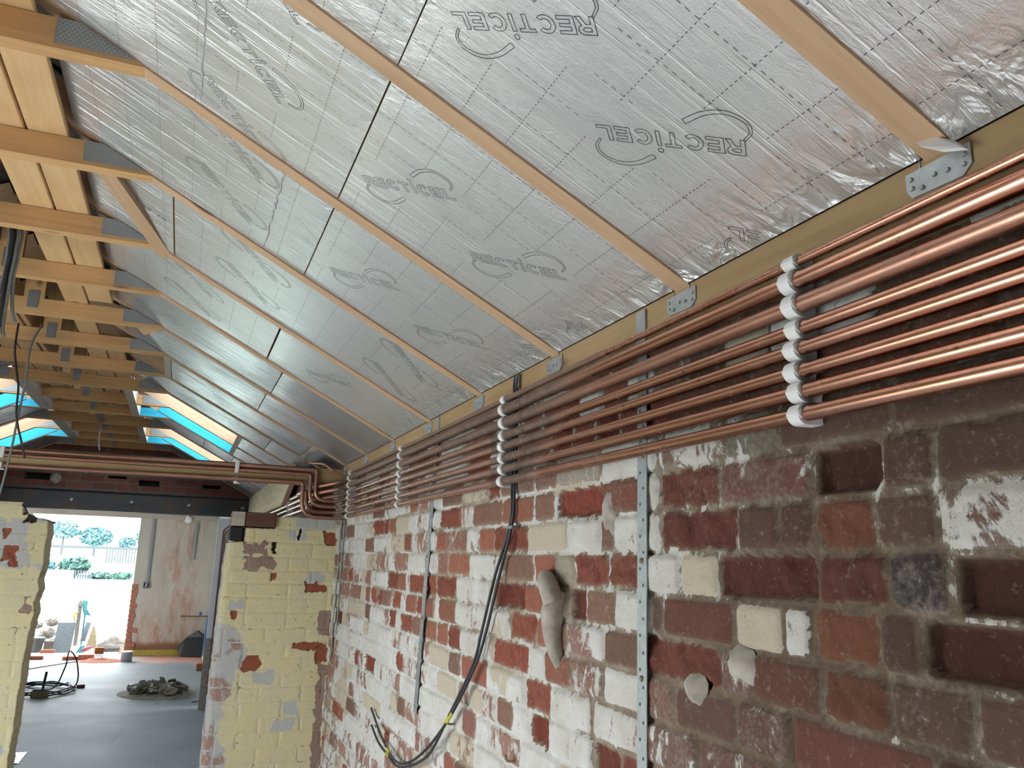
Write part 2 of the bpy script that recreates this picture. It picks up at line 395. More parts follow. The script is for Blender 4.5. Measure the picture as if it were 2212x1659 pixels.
M['greypanel'] = flat('grey_panel', (.055,.07,.082,1), .6)
M['sack'] = flat('hessian', (.15,.12,.075,1), .9)
M['mortar'] = flat('grey_mortar', (.36,.33,.29,1), .95, 0, .25, 30, .6)
M['bluetool'] = flat('blue_plastic', (.03,.12,.30,1), .5)
def clear():
    t = NT('clear_plastic'); return t.out(Base_Color=(.85,.9,.92,1), Roughness=.12, Transmission_Weight=.85, IOR=1.2)
M['clear'] = clear()
def ply():
    t = NT('pale_ply'); v = t.attr('lc'); g = t.noise(t.vmul(v, (20, 1.0, 20)), 2.2, 5, .6, .5)
    return t.out(Base_Color=t.ramp(g, [(.3, (.55,.44,.25,1)), (.6, (.66,.55,.34,1)), (.8, (.72,.61,.41,1))]), Roughness=.75)
M['ply'] = ply()

# ------------------------------------------------------------ brick relief walls (one mesh each, with paint and wear stored on it)
def hsh(ix, iy, seed):
    n = (ix.astype(np.int64)*374761393+iy.astype(np.int64)*668265263+seed*1442695041) & 0xffffffff
    n = ((n ^ (n >> 13))*1274126177) & 0xffffffff
    return ((n ^ (n >> 16)) & 0xffff)/65535.0
def vn(x, y, seed):
    ix, iy = np.floor(x), np.floor(y); fx, fy = x-ix, y-iy
    fx = fx*fx*(3-2*fx); fy = fy*fy*(3-2*fy)
    a, b, c, d = hsh(ix, iy, seed), hsh(ix+1, iy, seed), hsh(ix, iy+1, seed), hsh(ix+1, iy+1, seed)
    return (a*(1-fx)+b*fx)*(1-fy)+(c*(1-fx)+d*fx)*fy
def fbm(x, y, seed, o=4):
    t = 0; a = .5; n = 0
    for i in range(o): t = t+a*vn(x*2**i, y*2**i, seed+i*17); n += a; a *= .55
    return t/n
KINDS = {  # colour, extra depth, roughness amplitude, whitewash
 'r': ((.30,.115,.07), 0, .003, .14), 'R': ((.27,.075,.045), .007, .011, .12), 'o': ((.33,.115,.055), .004, .009, .08),
 'b': ((.215,.115,.082), 0, .0025, .16), 'D': ((.13,.028,.015), .028, .005, .0), 'd': ((.20,.042,.022), .022, .008, .03),
 'p': ((.31,.145,.105), 0, .003, .36), 'w': ((.29,.13,.09), -.001, .0025, .78), 'W': ((.28,.12,.08), 0, .0025, .52), 'c': ((.28,.14,.10), 0, .002, .74),
 'g': ((.075,.06,.06), 0, .003, .33), 'm': ((.33,.29,.24), -.002, .005, .3)}
def relief(rows, zcourse, u, z, seed, mj=.0095, warp=.005):
    """rows: {course: [(u0,u1,kind)...]}; returns depth, colour, wash, mortar arrays on the grid u x z"""
    U, Z = np.meshgrid(u, z)
    uw = U+(fbm(U*9, Z*9, seed)-.5)*warp*2; zw = Z+(fbm(U*7, Z*7, seed+5)-.5)*warp*2
    dep = np.full(U.shape, .005)+fbm(U*30, Z*30, seed+9)*.007
    col = np.zeros(U.shape+(3,)); col[:] = (.30,.25,.2); wash = np.full(U.shape, np.nan); mort = np.ones(U.shape); pal = np.zeros(U.shape)
    nb = fbm(U*26, Z*26, seed+2, 4); nl = fbm(U*60, Z*60, seed+3, 3)
    for k, bricks in rows.items():
        zt, zb = zcourse(k), zcourse(k+1)
        for (u0, u1, kd) in bricks:
            c, dx, am, wv = KINDS[kd]
            cx = (uw-(u0+u1)/2); cz = zw-(zt+zb)/2
            hw, hh = (u1-u0-mj)/2, (zt-zb-mj)/2
            if hw <= .005: continue
            e = np.minimum(hw-np.abs(cx), hh-np.abs(cz)); e = e+(nl-.5)*(.006 if am < .006 else .016)-np.clip(.012-np.abs(np.abs(cx)-hw), 0, 1)*np.clip(.012-np.abs(np.abs(cz)-hh), 0, 1)*40
            mk = e > 0
            if not mk.any(): continue
            edge = np.clip(e/.009, 0, 1)
            h_ = rnd.random()
            d = dx+(nb-.5)*am*3+(1-edge)*.0045+(h_-.5)*.006
            if dx > .008: d = d*np.clip(e/.010+.35, 0, 1)
            dep[mk] = d[mk]
            f = .8+.4*h_; f *= .46+.54*min(1, max(0, ((u0+u1)/2-1.25)/.5)) if u0 > -1 and zcourse(0) > 1 else 1; cc = (c[0]*f, c[1]*f*(.92+.16*rnd.random()), c[2]*f)  # bricks near the camera get darker colours, imitating weaker light on them
            col[mk] = cc; mort[mk] = np.clip(1-edge, 0, 1)[mk]*.5
            wash[mk] = wv+(rnd.random()-.5)*.12
            pal[mk] = .85 if kd == 'c' else 0.0
    return U, Z, dep, col, wash, mort, pal
def grid_mesh(name, P, nr, nc, mat, attrs, smooth=True, parent=None):
    me = bpy.data.meshes.new(name)
    idx = np.arange(nr*nc).reshape(nr, nc)
    q = np.stack([idx[:-1,:-1], idx[:-1,1:], idx[1:,1:], idx[1:,:-1]], -1).reshape(-1, 4)
    me.vertices.add(nr*nc); me.vertices.foreach_set('co', P.astype(np.float32).ravel())
    me.loops.add(q.size); me.loops.foreach_set('vertex_index', q.astype(np.int32).ravel())
    me.polygons.add(len(q)); me.polygons.foreach_set('loop_start', np.arange(0, q.size, 4, dtype=np.int32)); me.polygons.foreach_set('loop_total', np.full(len(q), 4, dtype=np.int32))
    me.polygons.foreach_set('use_smooth', np.full(len(q), smooth))
    me.update(calc_edges=True)
    for an, arr in attrs.items():
        if arr.ndim == 3:
            a = me.attributes.new(an, 'FLOAT_COLOR', 'POINT'); r = np.ones((nr*nc, 4), dtype=np.float32); r[:, :3] = arr.reshape(-1, 3); a.data.foreach_set('color', r.ravel())
        else:
            a = me.attributes.new(an, 'FLOAT', 'POINT'); a.data.foreach_set('value', arr.astype(np.float32).ravel())
    me.materials.append(mat); me.validate()
    return link(bpy.data.objects.new(name, me))
ZC0, ZCH = .188+H, .0784
zc = lambda k: ZC0-ZCH*(k)
NEAR = {
 -1: [(2.05,1.90,'b'),(1.90,1.66,'m'),(1.66,1.43,'w'),(1.43,1.20,'W'),(1.20,1.06,'m'),(1.06,.83,'b'),(.83,.60,'b'),(.60,.37,'b')],
 0: [(2.29,2.05,'r'),(2.05,1.92,'b'),(1.92,1.66,'d'),(1.66,1.49,'r'),(1.49,1.425,'w'),(1.425,1.222,'R'),(1.222,.988,'p'),(.988,.853,'D'),(.853,.765,'b'),(.765,.53,'b'),(.53,.29,'b')],
 1: [(2.35,2.09,'R'),(2.09,1.84,'c'),(1.84,1.67,'w'),(1.67,1.605,'b'),(1.605,1.48,'W'),(1.48,1.42,'w'),(1.42,1.178,'R'),(1.178,1.067,'b'),(1.067,.988,'b'),(.988,.872,'o'),(.872,.77,'b'),(.77,.53,'W'),(.53,.30,'b')],
 2: [(2.33,2.26,'w'),(2.26,2.045,'b'),(2.045,1.91,'r'),(1.91,1.80,'m'),(1.80,1.63,'R'),(1.63,1.485,'R'),(1.485,1.35,'w'),(1.35,1.232,'c'),(1.232,.985,'d'),(.985,.855,'R'),(.855,.757,'g'),(.757,.52,'D'),(.52,.30,'b')],
 3: [(2.35,2.10,'d'),(2.10,1.915,'r'),(1.915,1.83,'m'),(1.83,1.74,'D'),(1.74,1.60,'b'),(1.60,1.45,'w'),(1.45,1.41,'b'),(1.41,1.188,'r'),(1.188,1.063,'c'),(1.063,1.003,'w'),(1.003,.876,'o'),(.876,.81,'b'),(.81,.55,'D'),(.55,.30,'d')],
 4: [(2.36,2.215,'w'),(2.215,2.02,'R'),(2.02,1.91,'r'),(1.91,1.835,'b'),(1.835,1.65,'W'),(1.65,1.48,'b'),(1.48,1.23,'R'),(1.23,1.142,'W'),(1.142,.983,'r'),(.983,.863,'o'),(.863,.74,'b'),(.74,.50,'b'),(.50,.28,'b')],
 5: [(2.33,2.07,'R'),(2.07,1.96,'w'),(1.96,1.81,'r'),(1.81,1.65,'W'),(1.65,1.48,'w'),(1.48,1.375,'W'),(1.375,1.19,'b'),(1.19,1.055,'p'),(1.055,.80,'r'),(.80,.56,'b'),(.56,.30,'b')],
 6: [(2.62,2.37,'r'),(2.37,2.08,'w'),(2.08,1.92,'R'),(1.92,1.70,'w'),(1.70,1.48,'w'),(1.48,1.30,'W'),(1.30,1.07,'p'),(1.07,.95,'r'),(.95,.72,'b'),(.72,.50,'b'),(.50,.28,'b')]}
FARW = {0: [(2.91,2.68,'R')], 2: [(3.10,2.92,'w')], 3: [(3.70,3.50,'R'),(3.50,3.37,'r'),(3.34,3.12,'R'),(3.12,2.94,'R'),(2.70,2.53,'w'),(2.53,2.36,'w')],
        4: [(4.03,3.90,'R'),(3.90,3.80,'d'),(3.80,3.66,'b'),(3.60,3.44,'R'),(3.36,3.20,'r'),(3.20,3.08,'R'),(3.06,2.95,'r'),(2.88,2.69,'r'),(2.70,2.53,'w'),(2.53,2.36,'w')],
        5: [(3.62,3.5,'R'),(3.45,3.25,'R'),(3.04,2.90,'r'),(2.90,2.77,'r'),(2.77,2.63,'R'),(2.63,2.33,'w')]}
rows = {}
for k in range(-6, 22):
    lst = list(NEAR.get(k, []))+list(FARW.get(k, []))
    lst.sort(key=lambda b: -b[0])
    full = []; y = 5.35+rnd.random()*.1
    def fill(a, b, full=full):
        y = a
        while y-b > .02:
            L = .232 if rnd.random() < .42 else .118
            if y-b-L < .06: L = y-b
            mid = y-L/2; white = .40 if mid < 2.2 else (.66 if mid > 2.6 else .6)
            if k > 5: white += .18
            if mid < 1.45: white = .12
            r = rnd.random()
            kd = rnd.choice('wwwWWc') if r < white else rnd.choice('rrRbbpRdr')
            if mid < 1.45 and kd in 'Rd': kd = rnd.choice('bbrR')
            full.append((y, y-L, kd)); y -= L
    for b in lst:
        if y-b[0] > .02: fill(y, b[0])
        full.append(b); y = b[1]
    fill(y, -.35)
    rows[k] = [(b[1], b[0], b[2]) for b in full]
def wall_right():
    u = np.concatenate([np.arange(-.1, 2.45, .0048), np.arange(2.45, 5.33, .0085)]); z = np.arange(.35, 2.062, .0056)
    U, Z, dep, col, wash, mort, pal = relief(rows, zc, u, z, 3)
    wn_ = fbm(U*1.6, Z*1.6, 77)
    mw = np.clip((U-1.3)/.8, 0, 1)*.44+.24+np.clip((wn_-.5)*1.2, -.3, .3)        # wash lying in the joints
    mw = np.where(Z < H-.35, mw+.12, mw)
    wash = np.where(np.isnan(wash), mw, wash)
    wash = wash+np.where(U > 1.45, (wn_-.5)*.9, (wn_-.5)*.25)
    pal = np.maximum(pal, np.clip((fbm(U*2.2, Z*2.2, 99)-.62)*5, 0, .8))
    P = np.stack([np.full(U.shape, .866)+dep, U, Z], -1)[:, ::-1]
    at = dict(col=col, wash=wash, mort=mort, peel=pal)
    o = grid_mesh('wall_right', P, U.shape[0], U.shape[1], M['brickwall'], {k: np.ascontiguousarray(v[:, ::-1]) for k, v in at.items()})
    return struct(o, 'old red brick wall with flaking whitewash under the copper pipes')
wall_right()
mb = MB(); mb.box(.93, 1.12, RW[1], 5.32, 0, 2.06, along=1); mb.box(.868, 1.12, -2.42, RW[0], 0, 2.06, along=1); mb.box(.868, 1.12, RW[0], RW[1], 2.0, 2.06, along=1); mb.box(.868, .93, RW[1], -.095, 0, 2.06, along=1); mb.box(.868, .93, -.1, 5.32, 0, .36, along=1)
struct(mb.build('wall_right_core', M['gable']))
# ------------------------------------------------------------ floor, ground, other walls
mb = MB(); mb.box(-2.6, 1.12, 2.7, 15.12, -.15, 0); struct(mb.build('floor', M['concrete']))
mb = MB(); mb.box(-2.6, 1.12, -2.3, 2.7, -.15, 0); struct(mb.build('floor_near_room', M['bounce_floor']))
mb = MB()
gy = [15.12, 16.0, 17.5, 24.0, 30.0, 40.0, 70.0]; gz = [-.06, -.07, .05, .88, 1.1, 1.38, 2.0]
for (a, b), (c, d) in zip(zip(gy, gy[1:]), zip(gz, gz[1:])): mb.add([(-40, a, c), (30, a, c), (30, b, d), (-40, b, d)], [(0, 1, 2, 3)], 1 if a > 17 else 0)
struct(mb.build('ground', [M['earth'], M['grass']]))
mb = MB(); mb.box(-40, -2.6, -30, 15.12, -.2, -.1); mb.box(1.12, 30, -30, 15.12, -.2, -.1); mb.box(-2.6, 1.12, -30, -2.3, -.2, -.1); struct(mb.build('ground_yard', M['earth']))
TOP = 2.06
mb = MB()                                                      # side wall with its wide opening and the added end-room opening
mb.box(-2.62, -2.40, -2.3, LW[0], 0, 2.14, along=1); mb.box(-2.62, -2.40, LW[1], 12.0, 0, 2.14, along=1); mb.box(-2.62, -2.40, 13.6, 15.1, 0, 2.14, along=1); mb.box(-2.62, -2.40, 12.0, 13.6, 0, .8, along=1); mb.box(-2.62, -2.40, 12.0, 13.6, 2.0, 2.14, along=1); mb.box(-2.62, -2.40, LW[0], LW[1], LW[3], 2.14, along=1)
struct(mb.build('wall_left', M['innerwall']))
mb = MB()                                                      # unseen back gable; its added light opening is now a thin slit
mb.box(-2.62, BW[0], -2.42, -2.2, 0, 2.14); mb.box(BW[1], 1.1, -2.42, -2.2, 0, 2.14); mb.box(BW[0], BW[1], -2.42, -2.2, BW[3], 2.14)
mb.prism([(-2.6, -2.2, 2.14), (1.07, -2.2, 2.14), (XC, -2.2, 3.1)], (0, -.2, 0)); struct(mb.build('wall_back', M['innerwall']))
mb = MB(); mb.box(.735, 1.0, 5.325, 9.85, 0, 2.10, along=1); struct(mb.build('wall_right_beyond', M['gable']))
mb = MB(); mb.box(.56, .86, 9.99, 14.9, 0, 2.25, along=1); struct(mb.build('wall_right_end', M['whitewall']))
mb = MB(); mb.box(-2.62, .86, 9.98, 15.12, 2.255, 2.35); struct(mb.build('ceiling_end_room', M['innerwall']))
mb = MB()                                                      # far wall around the doorway opening
OX0, OX1, OZ = -2.20, -.645, 2.145
mb.box(OX1, .60, 14.9, 15.12, 0, 2.26); mb.box(-2.62, OX0, 14.9, 15.12, 0, 2.26)
mb.box(OX0, OX1, 14.9, 15.12, OZ+.075, 2.26)
struct(mb.build('wall_far', M['plaster']), 'stained plaster wall beside the open doorway')
mb = MB(); mb.box(OX0-.1, .55, 14.865, 14.899, OZ-.0, OZ+.075); mb.box(OX0, OX1, 14.9, 15.10, OZ, OZ+.074)
tag(mb.build('door_lintel', M['greywood']), 'grey timber lintel over the bright far doorway', 'lintel')
# broken jamb of the doorway
mb = MB()
for i in range(14):
    zz = .05+i*.075; w = .05+.09*rnd.random()*(1 if i < 7 else .4)
    mb.box(OX1-.012, OX1+w, 14.885, 14.902, zz, zz+.07)
struct(mb.build('trim_1', M['reddust']), 'broken brick edge of the plaster beside the doorway')
# gable over the steel beam
GY = 9.87
def gz_at(x): return ZK+(.10-abs(x-XC)+(XC-XK)*-1*0)*0+min((XK-x)*SLO if x > XC else (x-(2*XC-XK))*SLO, 0)*1.0+.0
mb = MB()
def gquad(x0, x1, z0, z1): mb.add([(x0, GY, z0), (x1, GY, z0), (x1, GY, z1), (x0, GY, z1)], [(0, 1, 2, 3)], 0, [(x0+10, z0, 0), (x1+10, z0, 0), (x1+10, z1, 0), (x0+10, z1, 0)])
holes = [(-1.587, -1.342, H+.717, H+.777), (-.80, -.62, H+.772, H+.792), (-.492, -.29, H+.708, H+.764), (.165, .349, H+.719, H+.752)]
zs = sorted({H+.62}|{h[2] for h in holes}|{h[3] for h in holes}|{2.5}); xs = sorted({-2.6, 1.0}|{h[0] for h in holes}|{h[1] for h in holes})
for a, b in zip(zs, zs[1:]):
    for c, d in zip(xs, xs[1:]):
        if any(h[0] <= (c+d)/2 <= h[1] and h[2] <= (a+b)/2 <= h[3] for h in holes): continue
        gquad(c, d, a, b)
mb.add([(-2.6, GY, 2.5), (1.0, GY, 2.5), (.3, GY, 3.12), (-1.9, GY, 3.12)], [(0, 1, 2, 3)], 0, [(7.4, 2.5, 0), (11, 2.5, 0), (10.3, 3.12, 0), (8.1, 3.12, 0)])
for h in holes: mb.box(h[0], h[1], GY+.09, GY+.11, h[2], h[3], 1)
for h in holes:
    for a in ((h[0]-.004, h[0], h[2], h[3]), (h[1], h[1]+.004, h[2], h[3]), (h[0], h[1], h[2]-.004, h[2]), (h[0], h[1], h[3], h[3]+.004)): mb.box(a[0], a[1], GY, GY+.1, a[2], a[3], 0)
struct(mb.build('wall_gable', [M['gable'], M['dark']]), 'dark red brick gable wall above the steel beam')
mb = MB(); mb.lathe((-1.30, GY-.001, H+.735), [(.055, .0), (.05, -.008), (.02, -.016)], 18, axis=1)
tag(mb.build('mortar_dab', M['mortar']), 'round pale mortar dab beside the gable hole above the left pier', 'mortar')
# steel beam with its bolts
b = thing('steel_beam', 'dark rusty steel beam under the brick gable', 'beam')
mb = MB(); mb.box(-2.38, .73, GY-.02, GY+.012, 2.03, 2.222, along=0); mb.box(-2.38, .73, GY-.06, GY+.10, 2.217, 2.232); mb.box(-2.38, .73, GY-.06, GY+.10, 2.016, 2.031); o = mb.build('web', M['steel'], b)
for x in (-1.12, -.54, .04, .61):
    mb = MB(); mb.lathe((x, GY-.021, H+.52), [(.026, 0), (.026, -.006), (.017, -.007), (.017, -.018), (.012, -.02)], 12, axis=1); mb.build('bolt', M['galv'], o)

# ------------------------------------------------------------ yellow painted partition with its opening
PYF, PYB = 5.08, 5.31
zlev = [.235, .161, .081, -.002, -.079, -.154, -.234, -.316, -.402, -.482, -.566, -.646, -.724, -.801, -.888, -.967, -1.048, -1.13, -1.21, -1.29, -1.37, -1.45, -1.53, -1.6]
def pier_face(name, x0, x1, topf, leftf, label, seed, patches, white=None, right_round=False):
    """front relief with painted joints; outline given by topf(x) and leftf(z)"""
    res = .0052
    u = np.arange(x0, x1+res, res); z = np.arange(-1.6, .245, res)
    rws = {}
    for k in range(len(zlev)-1):
        r = []; x = x0-.2+(.11 if k % 2 else 0)+rnd.random()*.03
        while x < x1+.2:
            L = .23 if (k % 3 or rnd.random() < .5) else .115
            r.append((x, x+L, 'p')); x += L
        rws[k] = r
    U, Z, dep, col, wash, mort, pal = relief(rws, lambda k: zlev[k] if k < len(zlev) else -1.7, u, z, seed, mj=.006, warp=.003)
    dep = np.clip(dep*.45, -.003, .0055)
    j = np.isnan(wash); n = fbm(U*8, Z*8, seed+3); nb = fbm(U*3, Z*3, seed+4)
    wash = np.where(j, .80+(n-.5)*1.3, 1.22+(n-.5)*.8); mort = np.where(j, 1.0, mort)
    peel = np.clip((nb-.60)*3.2+(n-.5)*.5, 0, .9)
    ro = fbm(U*22, Z*22, seed+8, 3)
    for (a, b_, c, d, kind) in patches:                           # x0,x1,z0,z1
        e = np.minimum(np.minimum(U-a, b_-U), np.minimum(Z-c, d-Z))+(ro-.5)*.055
        mk = e > 0
        if kind == 'red': wash[mk] = -.6; col[mk] = (.34, .10, .05); mort[mk] = 0; dep[mk] += .006
        elif kind == 'brown': wash[mk] = -.6; col[mk] = (.36, .25, .20); mort[mk] = np.where(j, .9, 0)[mk]
        elif kind == 'grey': peel[mk] = 1.4
        elif kind == 'dark': wash[mk] = -.6; col[mk] = (.06, .045, .035); mort[mk] = 0; dep[mk] += .02
    if white is not None:
        e = white(U, Z)+(ro-.5)*.07; mk = e > 0
        peel[mk] = 1.6; wash[mk] = np.where(j, 1.1, .66+(n-.5)*.9)[mk]
        col[mk] = (.40, .22, .19)
    y = PYF+dep
    xl = leftf(Z) if callable(leftf) else None
    X_ = U.copy()
    # cut the outline by folding the outside columns back round the corner (a rounded arris)
    if right_round is False:
        ed = np.interp(z, *leftf); E = np.repeat(ed[:, None], U.shape[1], 1)+(fbm(U*0+Z*30, Z*12, seed+6)-.5)*.012
        out = E-U; r = .035
        X_ = np.where(out > 0, E, U); y = y+np.where(out > 0, np.minimum(out*1.0, .23), 0)
        t = np.clip((U-E)/r, 0, 1); y = y+np.where(out <= 0, (1-np.sqrt(np.clip(1-(1-t)**2, 0, 1)))*r*.8, r*.8)
    else:
        ed = np.interp(z, *leftf); E = np.repeat(ed[:, None], U.shape[1], 1)+(fbm(U*0+Z*30, Z*12, seed+6)-.5)*.014
        out = U-E; X_ = np.where(out > 0, E, U); y = y+np.where(out > 0, np.minimum(out, .23), 0)
    tp = np.interp(u, *topf)+(fbm(u*30, u*0, seed+12)-.5)*.012
    T_ = np.repeat(tp[None, :], U.shape[0], 0)
    over = Z-T_; Z_ = np.where(over > 0, T_, Z); y = y+np.where(over > 0, np.minimum(over*3.0, .23), 0)
    wash = np.where(over > 0, -.5, wash); col[over > 0] = (.14, .10, .08)
    P = np.stack([X_, np.minimum(y, PYB), Z_+H], -1)
    o = grid_mesh(name, P, U.shape[0], U.shape[1], M['pier'], dict(col=col, wash=wash, mort=mort, peel=peel))
    return struct(o, label)
def whiteleft(U, Z):
    lim = np.interp(Z, [-1.2, -1.05, -.98, -.82, -.73, -.62, -.55, -.48, -.40, -.36], [.36, .34, .29, .31, .355, .375, .41, .37, .34, .20])
    return lim-U
pier_face('wall_partition_right', -.0, .872, ([0, .333, .336, .505, .508, .86], [.081, .081, .160, .160, .232, .235]),
          ([-1.6, -1.06, -.59, -.08, 0, .07, .09, .25], [.228, .229, .233, .243, .242, .252, .33, .33]),
          'yellow painted brick pier at the right of the inner opening', 21,
          [(.385, .48, -.63, -.555, 'red'), (.665, .87, -.525, -.485, 'red'), (.80, .87, -.60, -.50, 'red'), (.345, .52, -.075, .003, 'brown'), (.34, .47, .005, .075, 'brown'), (.50, .545, -.15, -.085, 'red'),
           (.80, .866, .085, .15, 'red'), (.60, .69, .09, .15, 'grey'), (.63, .86, .165, .24, 'grey'), (.72, .83, -.15, -.09, 'grey'), (.72, .83, -.185, -.16, 'red'), (.29, .37, -.30, -.25, 'grey'), (.31, .34, -.36, -.32, 'red'),
           (.635, .72, -.88, -.81, 'grey'), (.585, .70, -.96, -.89, 'grey'), (.46, .56, -.70, -.645, 'grey'), (.80, .87, -.45, -.30, 'brown'), (.82, .87, -1.2, -.6, 'brown'), (.725, .745, .075, .088, 'dark'), (.505, .52, .01, .075, 'dark'), (.64, .655, .095, .15, 'dark')],
          whiteleft)
pier_face('wall_partition_left', -2.39, -.45, ([-2.4, -.80, -.797, -.77, -.765, -.73, -.67, -.4], [.246, .246, .17, .185, .175, .165, .149, .149]),
          ([-1.6, -1.03, -.89, -.735, -.554, -.44, -.40, -.34, -.27, -.21, -.16, -.07, .15, .2], [-.70, -.695, -.692, -.694, -.693, -.687, -.684, -.676, -.687, -.673, -.678, -.669, -.672, -.67]),
          'yellow painted brick pier at the left of the inner opening', 41,
          [(-.97, -.775, -.10, .14, 'grey'), (-.88, -.845, .035, .095, 'red'), (-.855, -.80, -.06, .01, 'red'), (-.83, -.80, -.095, -.02, 'red'), (-.74, -.71, -.32, -.24, 'brown'), (-1.0, -.89, -.50, -.40, 'brown'), (-.80, -.76, .17, .24, 'dark'), (-.78, -.74, .15, .19, 'dark')],
          None, right_round=True)
mb = MB(); mb.box(.34, .866, 5.17, 5.31, 0, 1.66); mb.box(.275, .5, 5.14, 5.31, 0, 1.6); mb.box(.60, .90, 5.2, 5.31, 1.6, 1.80); struct(mb.build('wall_partition_right_core', M['whitewall']))
mb = MB(); mb.box(-2.4, -.74, 5.14, 5.31, 0, 1.72); struct(mb.build('wall_partition_left_core', M['whitewall']))
l = thing('timber_lintel', 'cut dark timber lintel end on the yellow right pier', 'lintel')
mb = MB(); mb.box(.262, .508, 5.06, 5.28, H+.165, H+.247, along=0, bev=.004); mb.build('beam', M['darkwood'], l)
mb = MB(); mb.box(.258, .330, 5.054, 5.0595, H+.166, H+.246); mb.build('dusty_end', M['greywood'], l)
mb = MB(); mb.box(.255, .33, 5.07, 5.25, H+.083, H+.163, bev=.008); tag(mb.build('black_brick', M['dark']), 'black brick under the timber lintel end on the right pier', 'brick')

# ------------------------------------------------------------ roof: outer skin with four rooflight holes
RL = [(9, 11), (12, 14)]
def in_rl(y): return any(TY(a) < y < TY(b) for a, b in RL)
for side in (1, -1):
    mb = MB()
    for n in range(-6, 16):
        y0, y1 = TY(n), TY(n+1); holes_ = in_rl((y0+y1)/2)
        for s0, s1 in ((SRIDGE-.0646, -.16), (-.16, .575), (.575, 1.5)):
            if holes_ and s0 == -.16: continue
            mb.add([roof(s0, y0, .125, side), roof(s1, y0, .125, side), roof(s1, y1, .125, side), roof(s0, y1, .125, side)], [(0, 1, 2, 3)])
    struct(mb.build('ceiling' if side > 0 else 'ceiling_left', M['felt']), 'dark underside of the pitched roof above the rafters')
mb = MB(); mb.box(.87, 1.2, -2.4, 10.0, 2.155, 2.165); mb.box(-2.75, -2.38, -2.4, 10.0, 2.1, 2.165); struct(mb.build('trim_3', M['felt']))

tf_ = NT('added_dimming_film'); tb_ = tf_.t.nodes.new('ShaderNodeBsdfTransparent'); tb_.inputs[0].default_value = (.38, .41, .44, 1); tf_.t.links.new(tb_.outputs[0], tf_.t.nodes['Material Output'].inputs['Surface']); M['film'] = tf_.m  # tinted sheet added only to dim the over-bright rooflights
for i, (side, (a, b)) in enumerate((sd, r) for sd in (1, -1) for r in RL):
    mb = MB(); mb.add([roof(-.16, TY(a), .124, side), roof(.575, TY(a), .124, side), roof(.575, TY(b), .124, side), roof(-.16, TY(b), .124, side)], [(0, 1, 2, 3)])
    struct(mb.build('rooflight_film_%d' % (i+1), M['film']), 'added tinted film dimming the sky in the rooflight')
